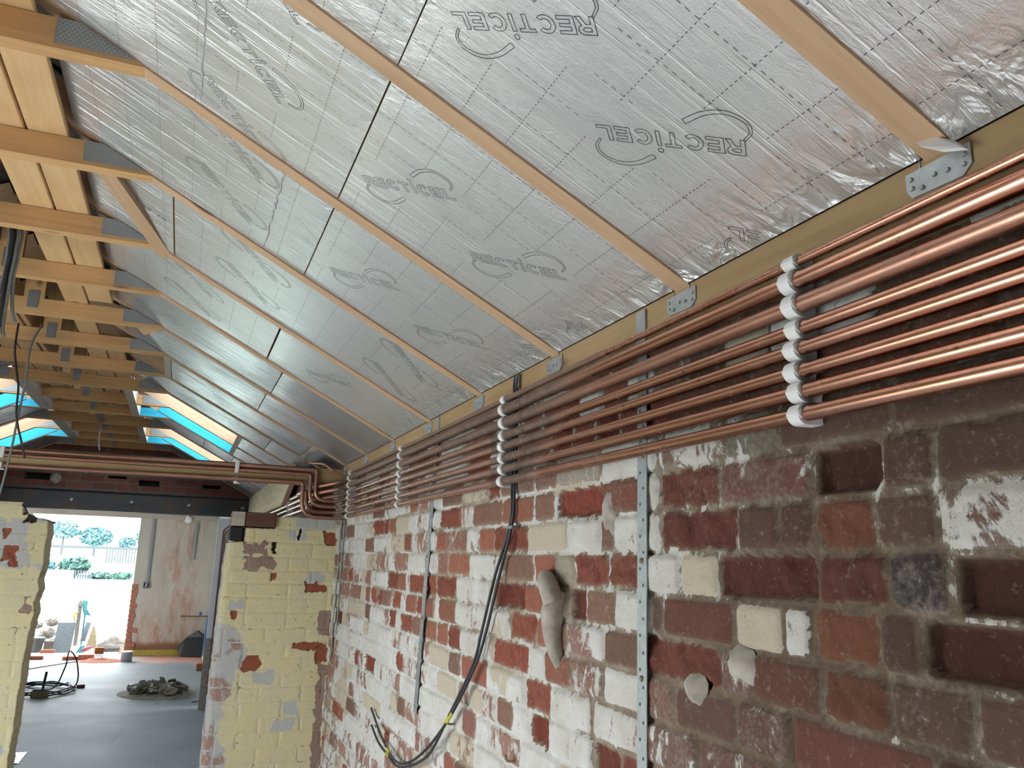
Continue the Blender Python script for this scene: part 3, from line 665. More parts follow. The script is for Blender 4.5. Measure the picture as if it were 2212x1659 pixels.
# ------------------------------------------------------------ trusses
vis_names = {}
def truss(n):
    y = TY(n); hw = .0235
    if n < 2: lab = ['bare timber rafter set nearest the camera, ending above the nearest pipe clips', 'second timber rafter from the camera, crossing the foil ceiling unbroken', '', ][n] if n >= 0 else 'timber rafter just overhead at the right edge of the foil'
    elif n in (10, 13): lab = 'pale timber roof truss crossing the middle of the %s rooflights' % ('nearer' if n == 10 else 'farther')
    elif n in (11, 14): lab = 'timber roof truss with blue boards at the far side of the %s rooflights' % ('nearer' if n == 11 else 'farther')
    else: lab = 'timber roof truss with the %s tie beam counted from the camera' % ORD[n-2]
    t = thing('roof_truss', lab, 'roof truss', (0, y, 0), 'timber roof trusses carrying the foil ceiling')
    wm = M['rafter']
    for sd in (1, -1):
        if n < -1 and sd < 0: continue
        mb = MB(); smid = (SRIDGE+SE+.006)/2; L = SE+.006-SRIDGE
        c = roof(smid, 0, .05, sd); ux = Vector((CO*sd, 0, -SI)); uz = Vector((SI*sd, 0, CO))
        mb.obox(c, ux, (0, 1, 0), uz, L, 2*hw, .10); mb.build('rafter', wm, t)
    zt = ZK+.074; ins = .074/SLO
    mb = MB(); xl = 2*XC-XK
    poly = [(xl, -hw, ZK), (XK, -hw, ZK), (XK-ins, -hw, zt), (xl+ins, -hw, zt)]
    P = [Vector(p) for p in poly]; off = Vector((rnd.random()*9, rnd.random()*9, rnd.random()*9)); E_ = Vector((0, 2*hw, 0))
    mb.prism(poly, E_); tb = mb.build('tie_beam', M['tie'], t)
    xe = -.378
    for sd in (1, -1):
        f = lambda x: x if sd > 0 else 2*XC-x
        for yy in (-hw-.0035, hw+.0005):
            pl = [(f(xe), yy, ZK+.012), (f(-.214), yy, ZK+.012), (f(-.332), yy, ZK+.0735), (f(xe), yy, ZK+.0735)]
            mb = MB(); V = [Vector(p) for p in pl]
            vs = V+[v+Vector((0, .003, 0)) for v in V]; lc = [(v.x, v.z, 0) for v in vs]
            mb.add(vs, [(0, 1, 2, 3), (7, 6, 5, 4), (0, 4, 5, 1), (1, 5, 6, 2), (2, 6, 7, 3), (3, 7, 4, 0)], 0, lc)
            if yy < 0: mb.build('nail_plate', M['plate'], tb)
    mb = MB(); x0, x1 = -.791, -.745; z0, z1 = ZK+.026, ZK+.108
    vs = [(x0, -hw-.003, z0), (x1, -hw-.003, z0), (x1, -hw-.003, z1), (x0, -hw-.003, z1)]; vs += [(a, b+.0028, c) for a, b, c in vs]
    mb.add(vs, [(0, 1, 2, 3), (7, 6, 5, 4), (0, 4, 5, 1), (1, 5, 6, 2), (2, 6, 7, 3), (3, 7, 4, 0)], 0, [(a, c, 0) for a, b, c in vs]); mb.build('nail_plate', M['plate'], tb)
    mb = MB(); mb.obox((XC, 0, (zt+3.02)/2), (0, 0, 1), (0, 1, 0), (1, 0, 0), 3.02-zt, 2*hw-.002, .085); mb.build('king_post', M['tie'], t)
    if n in (11, 14):
        for sd in (1, -1):
            ux = Vector((CO*sd, 0, -SI)); uz = Vector((SI*sd, 0, CO))
            mb = MB(); mb.obox(roof(.215, -hw-.006, .0535, sd), ux, (0, 1, 0), uz, .66, .010, .095); mb.build('blue_board', M['blue'], t)
            f = lambda x: x if sd > 0 else 2*XC-x
            mb = MB(); mb.prism([(f(-.425), -hw-.014, ZK+.004), (f(-.21), -hw-.014, ZK+.004), (f(-.33), -hw-.014, ZK+.072), (f(-.425), -hw-.014, ZK+.072)], (0, .009, 0)); mb.build('blue_board', M['blue'], t)
    return t
for n in range(-1, 16): truss(n)
# longitudinal boards lying on the ties
def bar(name, x0, x1, y0, y1, z0, z1, mat, label, cat, group=None):
    mb = MB(); mb.box(x0, x1, y0, y1, z0, z1, along=1, bev=.003); return tag(mb.build(name, M[mat], None), label, cat, group)
TZ = ZK+.076
bar('ceiling_plank', -.637, -.535, .3, 4.98, TZ, TZ+.02, 'plank', 'sawn plank lying on the nearer ties, left board of the right-hand pair', 'plank', 'sawn planks lying on the tie beams')
bar('ceiling_plank', -.528, -.424, .3, 4.23, TZ, TZ+.02, 'plank', 'sawn plank with a rounded end lying on the nearer ties, right board of the pair', 'plank', 'sawn planks lying on the tie beams')
bar('ceiling_plank', -.637, -.535, 5.0, 9.8, TZ, TZ+.02, 'plank', 'sawn plank lying on the farther ties, left board of the right-hand pair', 'plank', 'sawn planks lying on the tie beams')
bar('ceiling_plank', -.528, -.434, 4.92, 9.8, TZ, TZ+.02, 'plank', 'sawn plank lying on the farther ties, right board of the right-hand pair', 'plank', 'sawn planks lying on the tie beams')
bar('ceiling_plank', -1.005, -.90, 4.4, 9.8, TZ, TZ+.02, 'plank', 'sawn plank on the ties left of the hanging cables, inner board', 'plank', 'sawn planks lying on the tie beams')
bar('ceiling_plank', -1.11, -1.012, 4.4, 9.8, TZ, TZ+.02, 'plank', 'sawn plank on the ties left of the hanging cables, outer board', 'plank', 'sawn planks lying on the tie beams')
bar('ridge_binder', -.887, -.861, 1.9, 9.8, TZ, TZ+.12, 'tie', 'tall timber binder on edge along the ties beside the nail plates', 'timber')
# diagonal brace under the foil and loose offcuts
mb = MB(); a, b = Vector((-.345, TY(3)+.03, ZK+.045)), Vector((-.160, TY(4)+.035, ZK-.010))
d = (b-a); side = d.cross(Vector((0, 0, 1))).normalized(); mb.obox((a+b)/2, d, side, side.cross(d), d.length, .05, .022)
tag(mb.build('diagonal_brace', M['rafter']), 'short diagonal timber brace between the second and third tie beams', 'timber')
mb = MB(); mb.prism([(-.36, TY(6)+.03, TZ-.03), (-.20, TY(6)+.03, ZK+.002), (-.30, TY(6)+.36, TZ-.03)], (0, 0, .02))
tag(mb.build('timber_offcut', M['plank']), 'triangular board offcut lying behind the fifth tie beam', 'timber offcut')
# trimmers round the rooflights and short noggins
for side, x0, x1 in ((1, -.476, -.421), (-1, -1.136, -1.05)):
    for k, (a, b) in enumerate(RL):
        for q in (0, 1):
            y0, y1 = TY(a+q)+.0245, TY(a+q+1)-.0245
            mb = MB(); mb.box(x0, x1, y0, y1, ZK, ZK+.10, along=1)
            tag(mb.build('rooflight_trimmer', M['greywood']), 'grey trimmer at the upper edge of the %s %s rooflight, %s half' % ('nearer' if k == 0 else 'farther', 'right' if side > 0 else 'left', 'near' if q == 0 else 'far'), 'timber', 'trimmers of the rooflights')
            mb = MB(); c = roof(.565, (y0+y1)/2, .05, side); ux = Vector((CO*side, 0, -SI)); uz = Vector((SI*side, 0, CO))
            mb.obox(c, (0, 1, 0), ux, uz, y1-y0, .036, .10)
            tag(mb.build('rooflight_trimmer', M['greywood']), 'grey trimmer at the lower edge of the %s %s rooflight, %s half' % ('nearer' if k == 0 else 'farther', 'right' if side > 0 else 'left', 'near' if q == 0 else 'far'), 'timber', 'trimmers of the rooflights')
def noggin(n, s0, s1, lab):
    mb = MB(); y0, y1 = TY(n)+.0245, TY(n+1)-.0245; mb.obox(roof((s0+s1)/2, (y0+y1)/2, .05), (0, 1, 0), (CO, 0, -SI), (SI, 0, CO), y1-y0, s1-s0, .10)
    tag(mb.build('noggin', M['greywood']), lab, 'timber', 'short noggins between the rafters')
noggin(7, -.012, .032, 'pale timber noggin at the top of the foil, between the sixth and seventh tie beams')
noggin(7, .962, .995, 'pale timber noggin low between the rafters above the cross beam')

# ------------------------------------------------------------ foil insulation boards with their printing
LET = {  # outline letters in a unit box, several closed loops each
 'R': [[(0,0),(0,1),(.62,1),(.80,.93),(.86,.76),(.82,.58),(.66,.47),(.90,0),(.66,0),(.46,.42),(.22,.42),(.22,0)], [(.22,.60),(.22,.82),(.55,.82),(.64,.72),(.55,.60)]],
 'E': [[(0,0),(0,1),(.82,1),(.82,.81),(.22,.81),(.22,.60),(.76,.60),(.76,.42),(.22,.42),(.22,.19),(.84,.19),(.84,0)]],
 'C': None,
 'T': [[(.30,0),(.30,.81),(0,.81),(0,1),(.82,1),(.82,.81),(.52,.81),(.52,0)]],
 'i': [[(.06,0),(.06,.98),(.26,.98),(.26,0)]],
 'L': [[(0,0),(0,1),(.22,1),(.22,.19),(.78,.19),(.78,0)]]}
def arc(cx, cy, rx, ry, a0, a1, n): return [(cx+rx*math.cos(math.radians(a0+(a1-a0)*i/n)), cy+ry*math.sin(math.radians(a0+(a1-a0)*i/n))) for i in range(n+1)]
LET['C'] = [arc(.48, .5, .48, .52, 42, 318, 14)+arc(.48, .5, .26, .31, 318, 42, 12)]
def dotloop(cx, cy, r): return arc(cx, cy, r, r, 0, 330, 11)
LOGO = []                                                      # loops in metres, origin at the foot of the R
xx = 0
for ch, wd in zip('RECTiCEL', (.92, .92, 1.02, .90, .42, 1.02, .94, .8)):
    for lp in LET[ch]: LOGO.append([((xx+a*.0335), b*.031) for a, b in lp])
    if ch == 'i': LOGO.append([(xx+a*.0335, b) for a, b in dotloop(.16, .0392, .0001)] and dotloop(xx+.16*.0335, .0405, .0046))
    xx += wd*.0335+.0025
LGL = xx
def swoosh(pts, ws):
    c = smooth_path([(a, b, 0) for a, b in pts], 7); n = len(c); L = []; R_ = []
    for i, p in enumerate(c):
        d = (c[min(i+1, n-1)]-c[max(i-1, 0)]).normalized(); w = ws[0]+(ws[1]-ws[0])*i/(n-1)
        L.append((p.x-d.y*w/2, p.y+d.x*w/2)); R_.append((p.x+d.y*w/2, p.y-d.x*w/2))
    return L+R_[::-1]
sw = swoosh([(.156, .056), (.19, .076), (.225, .081), (.252, .068), (.259, .048), (.248, .030)], (.0095, .0035))
LOGO.append(sw)
LOGO.append([(LGL-.004-a, .031-b-.0) for a, b in sw])
DIRS = {'A': ((.7071, -.7071), (-.7071, -.7071)), 'B': ((-.7071, .7071), (.7071, .7071)), 'C': ((.7071, .7071), (.7071, -.7071))}
NRM = Vector((-SI, 0, -CO))                                    # room-side normal of the right slope
def clip_ok(p, s0, s1, y0, y1): return s0 < p[0] < s1 and y0 < p[1] < y1
FOFF = .0045
def board(n, s0, s1, side=1, logos=(), grid=None, far=False, label='', creases=(), date=None):
    y0, y1 = TY(n)+.0245, TY(n+1)-.0245
    mb = MB(); off = rnd.random()*7
    ns, ny = max(2, int((s1-s0)/.03)), 18
    vs = []; lc = []; tv = []
    for i in range(ns+1):
        for j in range(ny+1):
            s_, y_ = s0+(s1-s0)*i/ns, y0+(y1-y0)*j/ny
            de = min((s1-s_), .2)
            e = max(0, 1-(s1-s_)/.13)*(.9 if s1 > 1.1 else .25)+max(0, 1-min(y_-y0, y1-y_)/.05)*.12+max(0, 1-(s_-s0)/.05)*.15
            sag = .0
            vs.append(roof(s_, y_, FOFF+sag+(max(0, 1-(s1-s_)/.04)**2*-.005 if s1 > 1.1 else 0), side)); lc.append((s_, y_*1.0+off*0, off)); tv.append(min(1, e))
    fs = [(i*(ny+1)+j, (i+1)*(ny+1)+j, (i+1)*(ny+1)+j+1, i*(ny+1)+j+1) for i in range(ns) for j in range(ny)]
    if side < 0: fs = [f[::-1] for f in fs]
    mb.add(vs, fs, 0, lc, True, tv)
    q = [roof(s0, y0, FOFF, side), roof(s1, y0, FOFF, side), roof(s1, y1, FOFF, side), roof(s0, y1, FOFF, side)]; up = Vector((SI*side, 0, CO))*.05
    q2 = [p+up for p in q]
    mb.add(q+q2, [(0, 1, 5, 4), (1, 2, 6, 5), (2, 3, 7, 6), (3, 0, 4, 7), (4, 5, 6, 7)], 2)
    P = lambda s_, y_: roof(s_, y_, FOFF-.0007+(max(0, 1-(s1-s_)/.04)**2*-.005 if s1 > 1.1 else 0), side)
    for (ls, ly, ty) in logos:
        t, u = DIRS[ty]
        for lp in LOGO:
            pts = [(ls+t[0]*a+u[0]*b, ly+t[1]*a+u[1]*b) for a, b in lp]
            pts = [tuple(p) for p in resample([(a, b, 0) for a, b in pts+pts[:1]], .012)]
            run = []
            for p in pts+[(99, 99)]:
                if clip_ok(p, s0+.002, s1-.006, y0+.002, y1-.002): run.append(P(p[0], p[1]))
                else:
                    if len(run) > 1: mb.ribbon(run, .0011 if n < 3 else .0013, NRM, 1)
                    run = []
    if grid:
        gs, gy_ = grid
        def near(s_, y_):
            for (ls, ly, ty) in logos:
                t, u = DIRS[ty]; a = (s_-ls)*t[0]+(y_-ly)*t[1]; b = (s_-ls)*u[0]+(y_-ly)*u[1]
                if -.035 < a < .275 and -.055 < b < .09: return True
            return False
        s_ = gs-.0962*30
        while s_ < s1:
            if s_ > s0+.008:
                y_ = y0+.004
                while y_ < y1-.006:
                    if not near(s_, y_): mb.ribbon([P(s_, y_), P(s_, y_+.0055)], .0011, NRM, 1)
                    y_ += .0105
            s_ += .0962
        y_ = gy_-.1*40
        while y_ < y1:
            if y_ > y0+.006:
                s_ = s0+.004
                while s_ < s1-.012:
                    if not near(s_, y_): mb.ribbon([P(s_, y_), P(s_+.0085, y_)], .0010, NRM, 1)
                    s_ += .0165
            y_ += .1
    for (cs, ca, cb) in creases:                                # raised taped creases across the facing
        pts = []; y_ = ca
        while y_ < cb: pts.append(P(cs+(rnd.random()-.5)*.006, y_)); y_ += .022
        mb.tube(pts, [.0012+.0022*rnd.random() for _ in pts], 6, 0)
    if date:
        G = {'0': [[(0,0),(0,1),(.8,1),(.8,0),(0,0)]], '2': [[(0,1),(.8,1),(.8,.5),(0,0),(.8,0)]], 'J': [[(.8,1),(.8,.1),(.4,0),(0,.2)]], 'U': [[(0,1),(0,0),(.8,0),(.8,1)]], 'L': [[(0,1),(0,0),(.8,0)]], ' ': []}
        for i, ch in enumerate('02 JUL'):
            for st in G[ch]: mb.ribbon([P(date[0]-(i*.0155+a*.0125), date[1]+b*.017-(i*.0155)*.1) for a, b in st], .0022, NRM, 1)
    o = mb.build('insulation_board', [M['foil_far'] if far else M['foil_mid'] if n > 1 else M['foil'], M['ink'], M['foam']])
    return tag(o, label, 'insulation board', 'foil faced insulation boards between the rafters')
GU, GL = .5525, .5525
def bays(n): return '%s and %s' % (ORD[n+1], ORD[n+2])
def bl(n, part): return 'printed foil board, %s, between %s rafters from the camera' % (part, bays(n))
EB = SE-.010
board(-1, -.25, .513, 1, [(.14, .33, 'C')], (GU, .6149), label=bl(-1, 'upper one'))
board(-1, .5155, EB, 1, [(.80, .62, 'B'), (.80, .32, 'B')], (.5360, .6149), label=bl(-1, 'lower one'))
board(0, -.25, .513, 1, [(.135, .88, 'C')], (GU, .90), label=bl(0, 'upper one'))
board(0, .5155, EB, 1, [(.7308, .9134, 'B'), (1.0154, .9151, 'B'), (1.30, .914, 'B')], (.5525, .90), label=bl(0, 'lower one'))
board(1, -.25, .512, 1, [(.145, 1.20, 'C'), (.145, 1.487, 'C'), (.140, 1.765, 'C')], (.5125, 1.4526), label=bl(1, 'upper one'), creases=[(.142, 1.34, 1.87)])
board(1, .5155, EB, 1, [(.5625, 1.7371, 'A'), (.857, 1.7415, 'A'), (1.139, 1.749, 'A')], (.5525, 1.4526), label=bl(1, 'lower one'))
board(2, -.25, .513, 1, [(.14, 1.905, 'C'), (.137, 2.205, 'C')], (.5125, 2.05), label=bl(2, 'upper one'), creases=[(.372, 1.945, 2.48)])
board(2, .516, EB, 1, [(.5934, 2.3337, 'A'), (.8882, 2.340, 'A'), (1.17, 2.345, 'A')], (.5525, 2.05), label=bl(2, 'lower one'))
board(3, -.25, .063, 1, [], (.5125, 2.65), label=bl(3, 'short top one'), date=(.034, 2.785))
board(3, .069, EB, 1, [(.262, 2.535, 'C'), (.255, 2.815, 'C'), (.854, 2.577, 'C'), (.854, 2.867, 'C')], (.5525, 2.65), label=bl(3, 'long lower one'))
board(4, -.25, .511, 1, [(.05, 3.15, 'C'), (.05, 3.42, 'C')], (.5125, 3.21), label=bl(4, 'upper one'))
board(4, .519, EB, 1, [(.70, 3.50, 'A')], None, label=bl(4, 'lower one'))
def pl(n, part): return 'plain foil board, %s, between %s rafters from the camera' % (part, bays(n))
for n, cuts in ((5, [-.25, .604]), (6, [-.25, .586]), (7, [.034, .961]), (8, [-.25, .7545]), (11, [-.25, .32, .60])):
    nm = ['upper one', 'lower one'] if len(cuts) == 2 else ['top one', 'middle one', 'lower one']
    for i, a in enumerate(cuts):
        b = cuts[i+1]-.003 if i+1 < len(cuts) else EB
        if n == 7 and i == 0: b = .96
        if n == 7 and i == 1: a = .996
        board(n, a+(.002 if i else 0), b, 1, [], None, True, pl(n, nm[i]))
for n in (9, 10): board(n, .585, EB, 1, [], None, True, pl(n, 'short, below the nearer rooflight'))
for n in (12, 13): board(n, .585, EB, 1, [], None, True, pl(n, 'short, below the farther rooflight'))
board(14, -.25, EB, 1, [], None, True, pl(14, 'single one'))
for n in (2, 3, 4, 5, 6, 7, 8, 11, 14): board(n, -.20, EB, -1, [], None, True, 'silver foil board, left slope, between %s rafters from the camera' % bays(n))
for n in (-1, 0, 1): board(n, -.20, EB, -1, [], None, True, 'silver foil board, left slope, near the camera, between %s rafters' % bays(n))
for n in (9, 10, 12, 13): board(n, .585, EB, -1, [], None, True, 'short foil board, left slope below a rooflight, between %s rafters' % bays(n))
# ------------------------------------------------------------ wall plate, truss clips, straps
mb = MB(); mb.box(.863, .96, -2.2, 5.32, H+.435, H+.541, along=1); tag(mb.build('wall_plate', M['treated']), 'long treated timber wall plate along the top of the right wall', 'timber')
mb = MB(); mb.box(.872, .90, -2.2, 5.32, H+.541, H+.58, along=1); mb.box(.735, .90, 5.33, 9.85, 2.10, 2.13); struct(mb.build('trim_2', M['felt']))  # dark strip stands in for the shade in the gap above the plate
for n in range(0, 8):
    y = TY(n)+.004
    t = thing('truss_clip', 'galvanised clip on the wall plate under the %s rafter from the camera' % ORD[n], 'bracket', (.8605, y, H), 'galvanised truss clips on the wall plate')
    pl_ = [(-.050, .531), (.050, .529), (.050, .505), (.041, .493), (-.037, .491), (-.050, .503)]
    mb = MB(); mb.prism([(-.0005, a, b) for a, b in pl_][::-1], (.003, 0, 0)); fl = mb.build('flange', M['galv'], t)
    mb = MB()
    for a in (-.028, .028): mb.box(.001, .075, a-.001, a+.001, .510, .545)
    mb.build('side_wings', M['galv'], t)
    for a, b in ((.041, .519), (.040, .506), (.024, .501), (.004, .511), (-.016, .508), (-.041, .517), (-.040, .505)):
        mb = MB(); mb.lathe((-.0003, a, b), [(.0037, 0), (.0037, -.0015), (.0022, -.003)], 9, axis=0); mb.build('nail_head', M['galv'], fl)
mb = MB(); mb.prism([(.850, .675, H+.530), (.846, .700, H+.548), (.842, .728, H+.556), (.836, .716, H+.540), (.840, .690, H+.522), (.846, .660, H+.512)], (-.004, .004, .004))
tag(mb.build('paper_scrap', M['clip']), 'torn pale paper scrap caught on the nearest galvanised truss clip', 'scrap')
def strap(y0, y1, z0, z1, wd, lab, x=.862):
    t = thing('wall_strap', lab, 'strap', (0, 0, 0), 'galvanised restraint straps fixed down the right wall')
    a, b = Vector((x, y0, H+z1)), Vector((x-.002, y1, H+z0)); d = (b-a); sd = Vector((0, 1, 0))-d.normalized()*d.normalized().y; sd.normalize(); nx = d.normalized().cross(sd)
    mb = MB(); mb.obox((a+b)/2, d, sd, nx, d.length, wd, .0022); st = mb.build('strip', M['galv'], t)
    mb = MB(); mb.box(.858, .8625, y0-wd/2, y0+wd/2, H+.46, H+.534); mb.box(.858, x+.001, y0-wd/2, y0+wd/2, H+z1-.004, H+z1+.004); mb.build('turned_top', M['galv'], t)
    mb = MB(); k = int(d.length/.032); dn = d.normalized()
    for i in range(1, k):
        c = a+dn*(i*.032)+sd*(wd*.17*(1 if i % 2 else -1))+Vector((-.0016, 0, 0))
        vs = [c+dn*(.0036*math.cos(q))+sd*(.0026*math.sin(q)) for q in [j*math.pi/4 for j in range(8)]]; mb.add(vs, [tuple(range(8))[::-1]])
    mb.build('punched_holes', M['dark'], st)
    for i in (7, 14, 21):
        if i*.032 > d.length-.02: continue
        c = a+dn*(i*.032+.016); mb = MB(); mb.lathe((c.x-.0012, c.y, c.z), [(.006, 0), (.006, -.002), (.003, -.0045)], 10, axis=0); mb.build('screw', M['nail'], st)
    return t
strap(1.470, 1.474, -.75, .478, .036, 'wide galvanised strap down the wall, nearest the camera')
strap(2.985, 3.098, -.545, .478, .040, 'leaning galvanised strap ending low on the wall, middle of the long ones')
strap(4.895, 4.945, -.56, .478, .030, 'galvanised strap down the wall in the corner by the yellow pier')

# ------------------------------------------------------------ copper pipes
PZ = [.467, .437, .398, .360, .329, .295, .263, .229]; PR = [.0073, .0137, .0137, .0108, .0108, .0108, .0108, .0108]; PX = .836
def tarn(y, k):
    if k == 0: return .25 if y < 1.6 else .7
    if k == 1: return max(0, min(.95, (y-1.55)/.35)) if y < 2.6 else .75
    if k == 2: return max(.38, min(.85, (y-1.3)/.8)) if y < 2.8 else .7
    s0 = 1.62+.04*k
    if y < s0: return .14
    if y < s0+.14: return .14+(y-s0)/.14*.85
    if y < 2.28: return .98-.1*(k > 6)
    if y < 3.2: return .40
    return .26 if y < 4.3 else .62
def pipe(name, pts, r, lab, tarf=None, R=.05, group='copper pipes run along the right wall', n=14):
    P = fillet(pts, R) if len(pts) > 2 else [Vector(p) for p in pts]
    P = resample(P, .03)
    t = thing(name, lab, 'pipe', (0, 0, 0), group)
    mb = MB(); mb.tube(P, r, n, 0, [(tarf(p) if tarf else .3) for p in P]); mb.build('tube', M['copper'], t)
    return t
def sleeve(t, a, b, r, tar=.9, name='fitting'):
    mb = MB(); a, b = Vector(a), Vector(b); d = (b-a).normalized()
    mb.tube([a, a+d*.002, b-d*.002, b], [r*.97, r*1.0, r*1.0, r*.97], 14, 0, [tar]*4); mb.build(name, M['copper'], t)
z = [H+q for q in PZ]; CY = 4.945
tf = lambda k: (lambda p: tarn(p.y, k) if p.x > .80 else .42)
BY = 4.958                                                     # pipes lying against the front of the cross beam
p1 = pipe('copper_pipe', [(PX, -2.0, z[0]), (PX, 4.80, z[0]), (.80, 4.93, H+.500), (.745, 4.97, H+.545), (.66, 5.02, H+.552)], PR[0], 'thin copper pipe, topmost of the eight along the right wall', tf(0), .03)
p2 = pipe('copper_pipe', [(PX, -2.0, z[1]), (PX, 4.86, z[1]), (.705, 4.98, H+.405), (.705, 9.4, H+.405)], PR[1], 'second copper pipe from the top along the right wall', tf(1), .05)
p3 = pipe('copper_pipe', [(PX, -2.0, z[2]), (PX, 4.86, z[2]), (.705, 4.98, H+.368), (.705, 9.4, H+.368)], PR[2], 'dark orange copper pipe, third from the top along the right wall', tf(2), .05)
p4 = pipe('copper_pipe', [(PX, -2.0, z[3]), (PX, 4.86, z[3]), (.705, 5.0, H+.333), (.705, 9.4, H+.333)], PR[3], 'fourth copper pipe from the top along the right wall', tf(3), .05)
p5 = pipe('copper_pipe', [(PX, -2.0, z[4]), (PX, CY, z[4]), (.703, CY, z[4]), (.703, BY, H+.503), (-2.38, BY, H+.503)], PR[4], 'fifth copper pipe from the top, turning up to the top front of the cross beam', tf(4), [.03, .06, .014])
p6 = pipe('copper_pipe', [(PX, -2.0, z[5]), (PX, CY, z[5]), (.670, CY, z[5]), (.670, BY, H+.475), (-2.38, BY, H+.475)], PR[5], 'sixth copper pipe from the top, turning up to the front of the cross beam', tf(5), [.03, .08, .014])
p7 = pipe('copper_pipe', [(PX, -2.0, z[6]), (PX, CY+.03, z[6]), (.662, CY+.03, z[6]), (.655, CY+.05, H+.385), (.655, 5.35, H+.385)], .0118, 'seventh copper pipe from the top, bending up behind the lowest one', tf(6), [.03, .10, .02])
p8 = pipe('copper_pipe', [(PX, -2.0, z[7]), (PX, CY-.01, z[7]), (.628, CY-.01, z[7]), (.628, CY-.005, H+.422), (-2.38, BY+.03, H+.419)], .0118, 'lowest copper pipe, sweeping up in a wide bend to the underside of the cross beam', tf(7), [.03, .12, .016])
pb = pipe('copper_pipe', [(.705, 5.12, H+.296), (.705, 9.4, H+.296)], .0108, 'short copper pipe starting above the yellow right pier, lowest behind the bends', lambda p: .25)
for k, t in enumerate((p1, p2, p3, p4, p5, p6, p7, p8)):
    r = PR[k]
    sleeve(t, (PX, 2.235, z[k]), (PX, 2.165-.09-.01*k, z[k]), r*1.10, tarn(2.1, k) if k else .7, 'coupling')
    if k: sleeve(t, (PX, 4.70, z[k]), (PX, 4.78, z[k]), r*1.13, .9, 'coupling')
sleeve(p5, (.703, BY, H+.44), (.703, BY, H+.485), .0122, .5); sleeve(p5, (.690, BY, H+.503), (.655, BY, H+.503), .0122, .5); sleeve(p5, (.30, BY, H+.503), (.27+.09, BY, H+.503), .0122, .3)
sleeve(p6, (.670, BY-.002, H+.41), (.670, BY, H+.455), .0122, .5); sleeve(p6, (.32, BY, H+.475), (.38, BY, H+.475), .0122, .3)
sleeve(p8, (.628, CY-.008, H+.37), (.628, CY-.006, H+.405), .0140, .6); sleeve(p8, (.605, BY-.012, H+.422), (.56, BY-.010, H+.4218), .0135, .6)
for t, zz, y0 in ((p2, H+.405, 5.03), (p3, H+.368, 5.03)):
    sleeve(t, (.705, y0, zz), (.705, y0+.10, zz), .0185, .85, 'coupling'); sleeve(t, (.705, y0+.115, zz), (.705, y0+.20, zz), .0170, .8, 'coupling')
# plastic clips: a rounded block per pipe, five columns of eight
def clip_mesh(r):
    mb = MB(); o = r+.0052; n = 10; hh = .0152 if r < .012 else .0178
    if r < .009: hh = .0125
    hh = max(hh, o)
    out = [(.866-PX+.004, hh*.92)]+[(-o*math.sin(math.pi*i/n)*1.05, hh*math.cos(math.pi*i/n)) for i in range(n+1)]+[(.866-PX+.004, -hh*.92)]
    mb.prism([(a, -.012, b) for a, b in out], (0, .024, 0))
    mb.prism([(a*.9-.0015, -.014, b*.55) for a, b in out[1:-1]], (0, .028, 0))
    me_o = mb.build('clip_tmp', M['clip']); me = me_o.data; bpy.data.objects.remove(me_o); return me
CM = {}
for r in set(PR): CM[r] = clip_mesh(r)
rowlab = ['nearest', 'second nearest', 'middle', 'fourth']
for j, y in enumerate((.968, 2.204, 3.43, 4.585)):
    for k in range(8):
        o = link(bpy.data.objects.new('pipe_clip', CM[PR[k]])); o.location = (PX, y+.004*math.sin(k*1.7+j), z[k])
        tag(o, 'white clip on the %s, in the %s clip column from the camera' % ('thin top pipe' if k == 0 else 'lowest pipe' if k == 7 else ORD[k]+' pipe', rowlab[j]), 'pipe clip', 'white pipe clips in columns on the right wall')
for j, y in enumerate((5.30, 6.25)):
    for k, zz in enumerate((.405, .368, .333, .296)):
        o = link(bpy.data.objects.new('pipe_clip', CM[PR[2] if k < 2 else PR[4]])); o.location = (.705, y, H+zz)
        tag(o, 'white clip on the %s pipe above the yellow right pier, %s column' % (ORD[k], 'near' if j == 0 else 'far'), 'pipe clip', 'white pipe clips behind the copper bends')
# cross beam with its clips
mb = MB(); mb.box(-2.40, .866, 4.972, 5.018, H+.436, H+.520, along=0, bev=.002)
tag(mb.build('cross_beam', M['treated']), 'treated timber cross beam carrying copper pipes over the inner opening', 'beam')
for x, nm in ((.253, 'right'), (-.915, 'left')):
    mb = MB(); mb.box(x-.011, x+.011, BY-.0145, BY+.013, H+.459, H+.519, bev=.003); mb.box(x-.011, x+.011, BY-.0155, BY-.013, H+.485, H+.493)
    tag(mb.build('pipe_clip', M['clip']), 'white double clip on the two front pipes of the cross beam, %s one' % nm, 'pipe clip', 'white clips on the cross beam')
    mb = MB(); mb.box(x-.010, x+.010, BY-.0165, BY+.040, H+.400, H+.4365, bev=.003); mb.box(x-.010, x+.022, BY-.018, BY+.002, H+.396, H+.4015, bev=.001)
    tag(mb.build('pipe_clip', M['clip']), 'white single clip on the pipe under the cross beam, %s one' % nm, 'pipe clip', 'white clips on the cross beam')

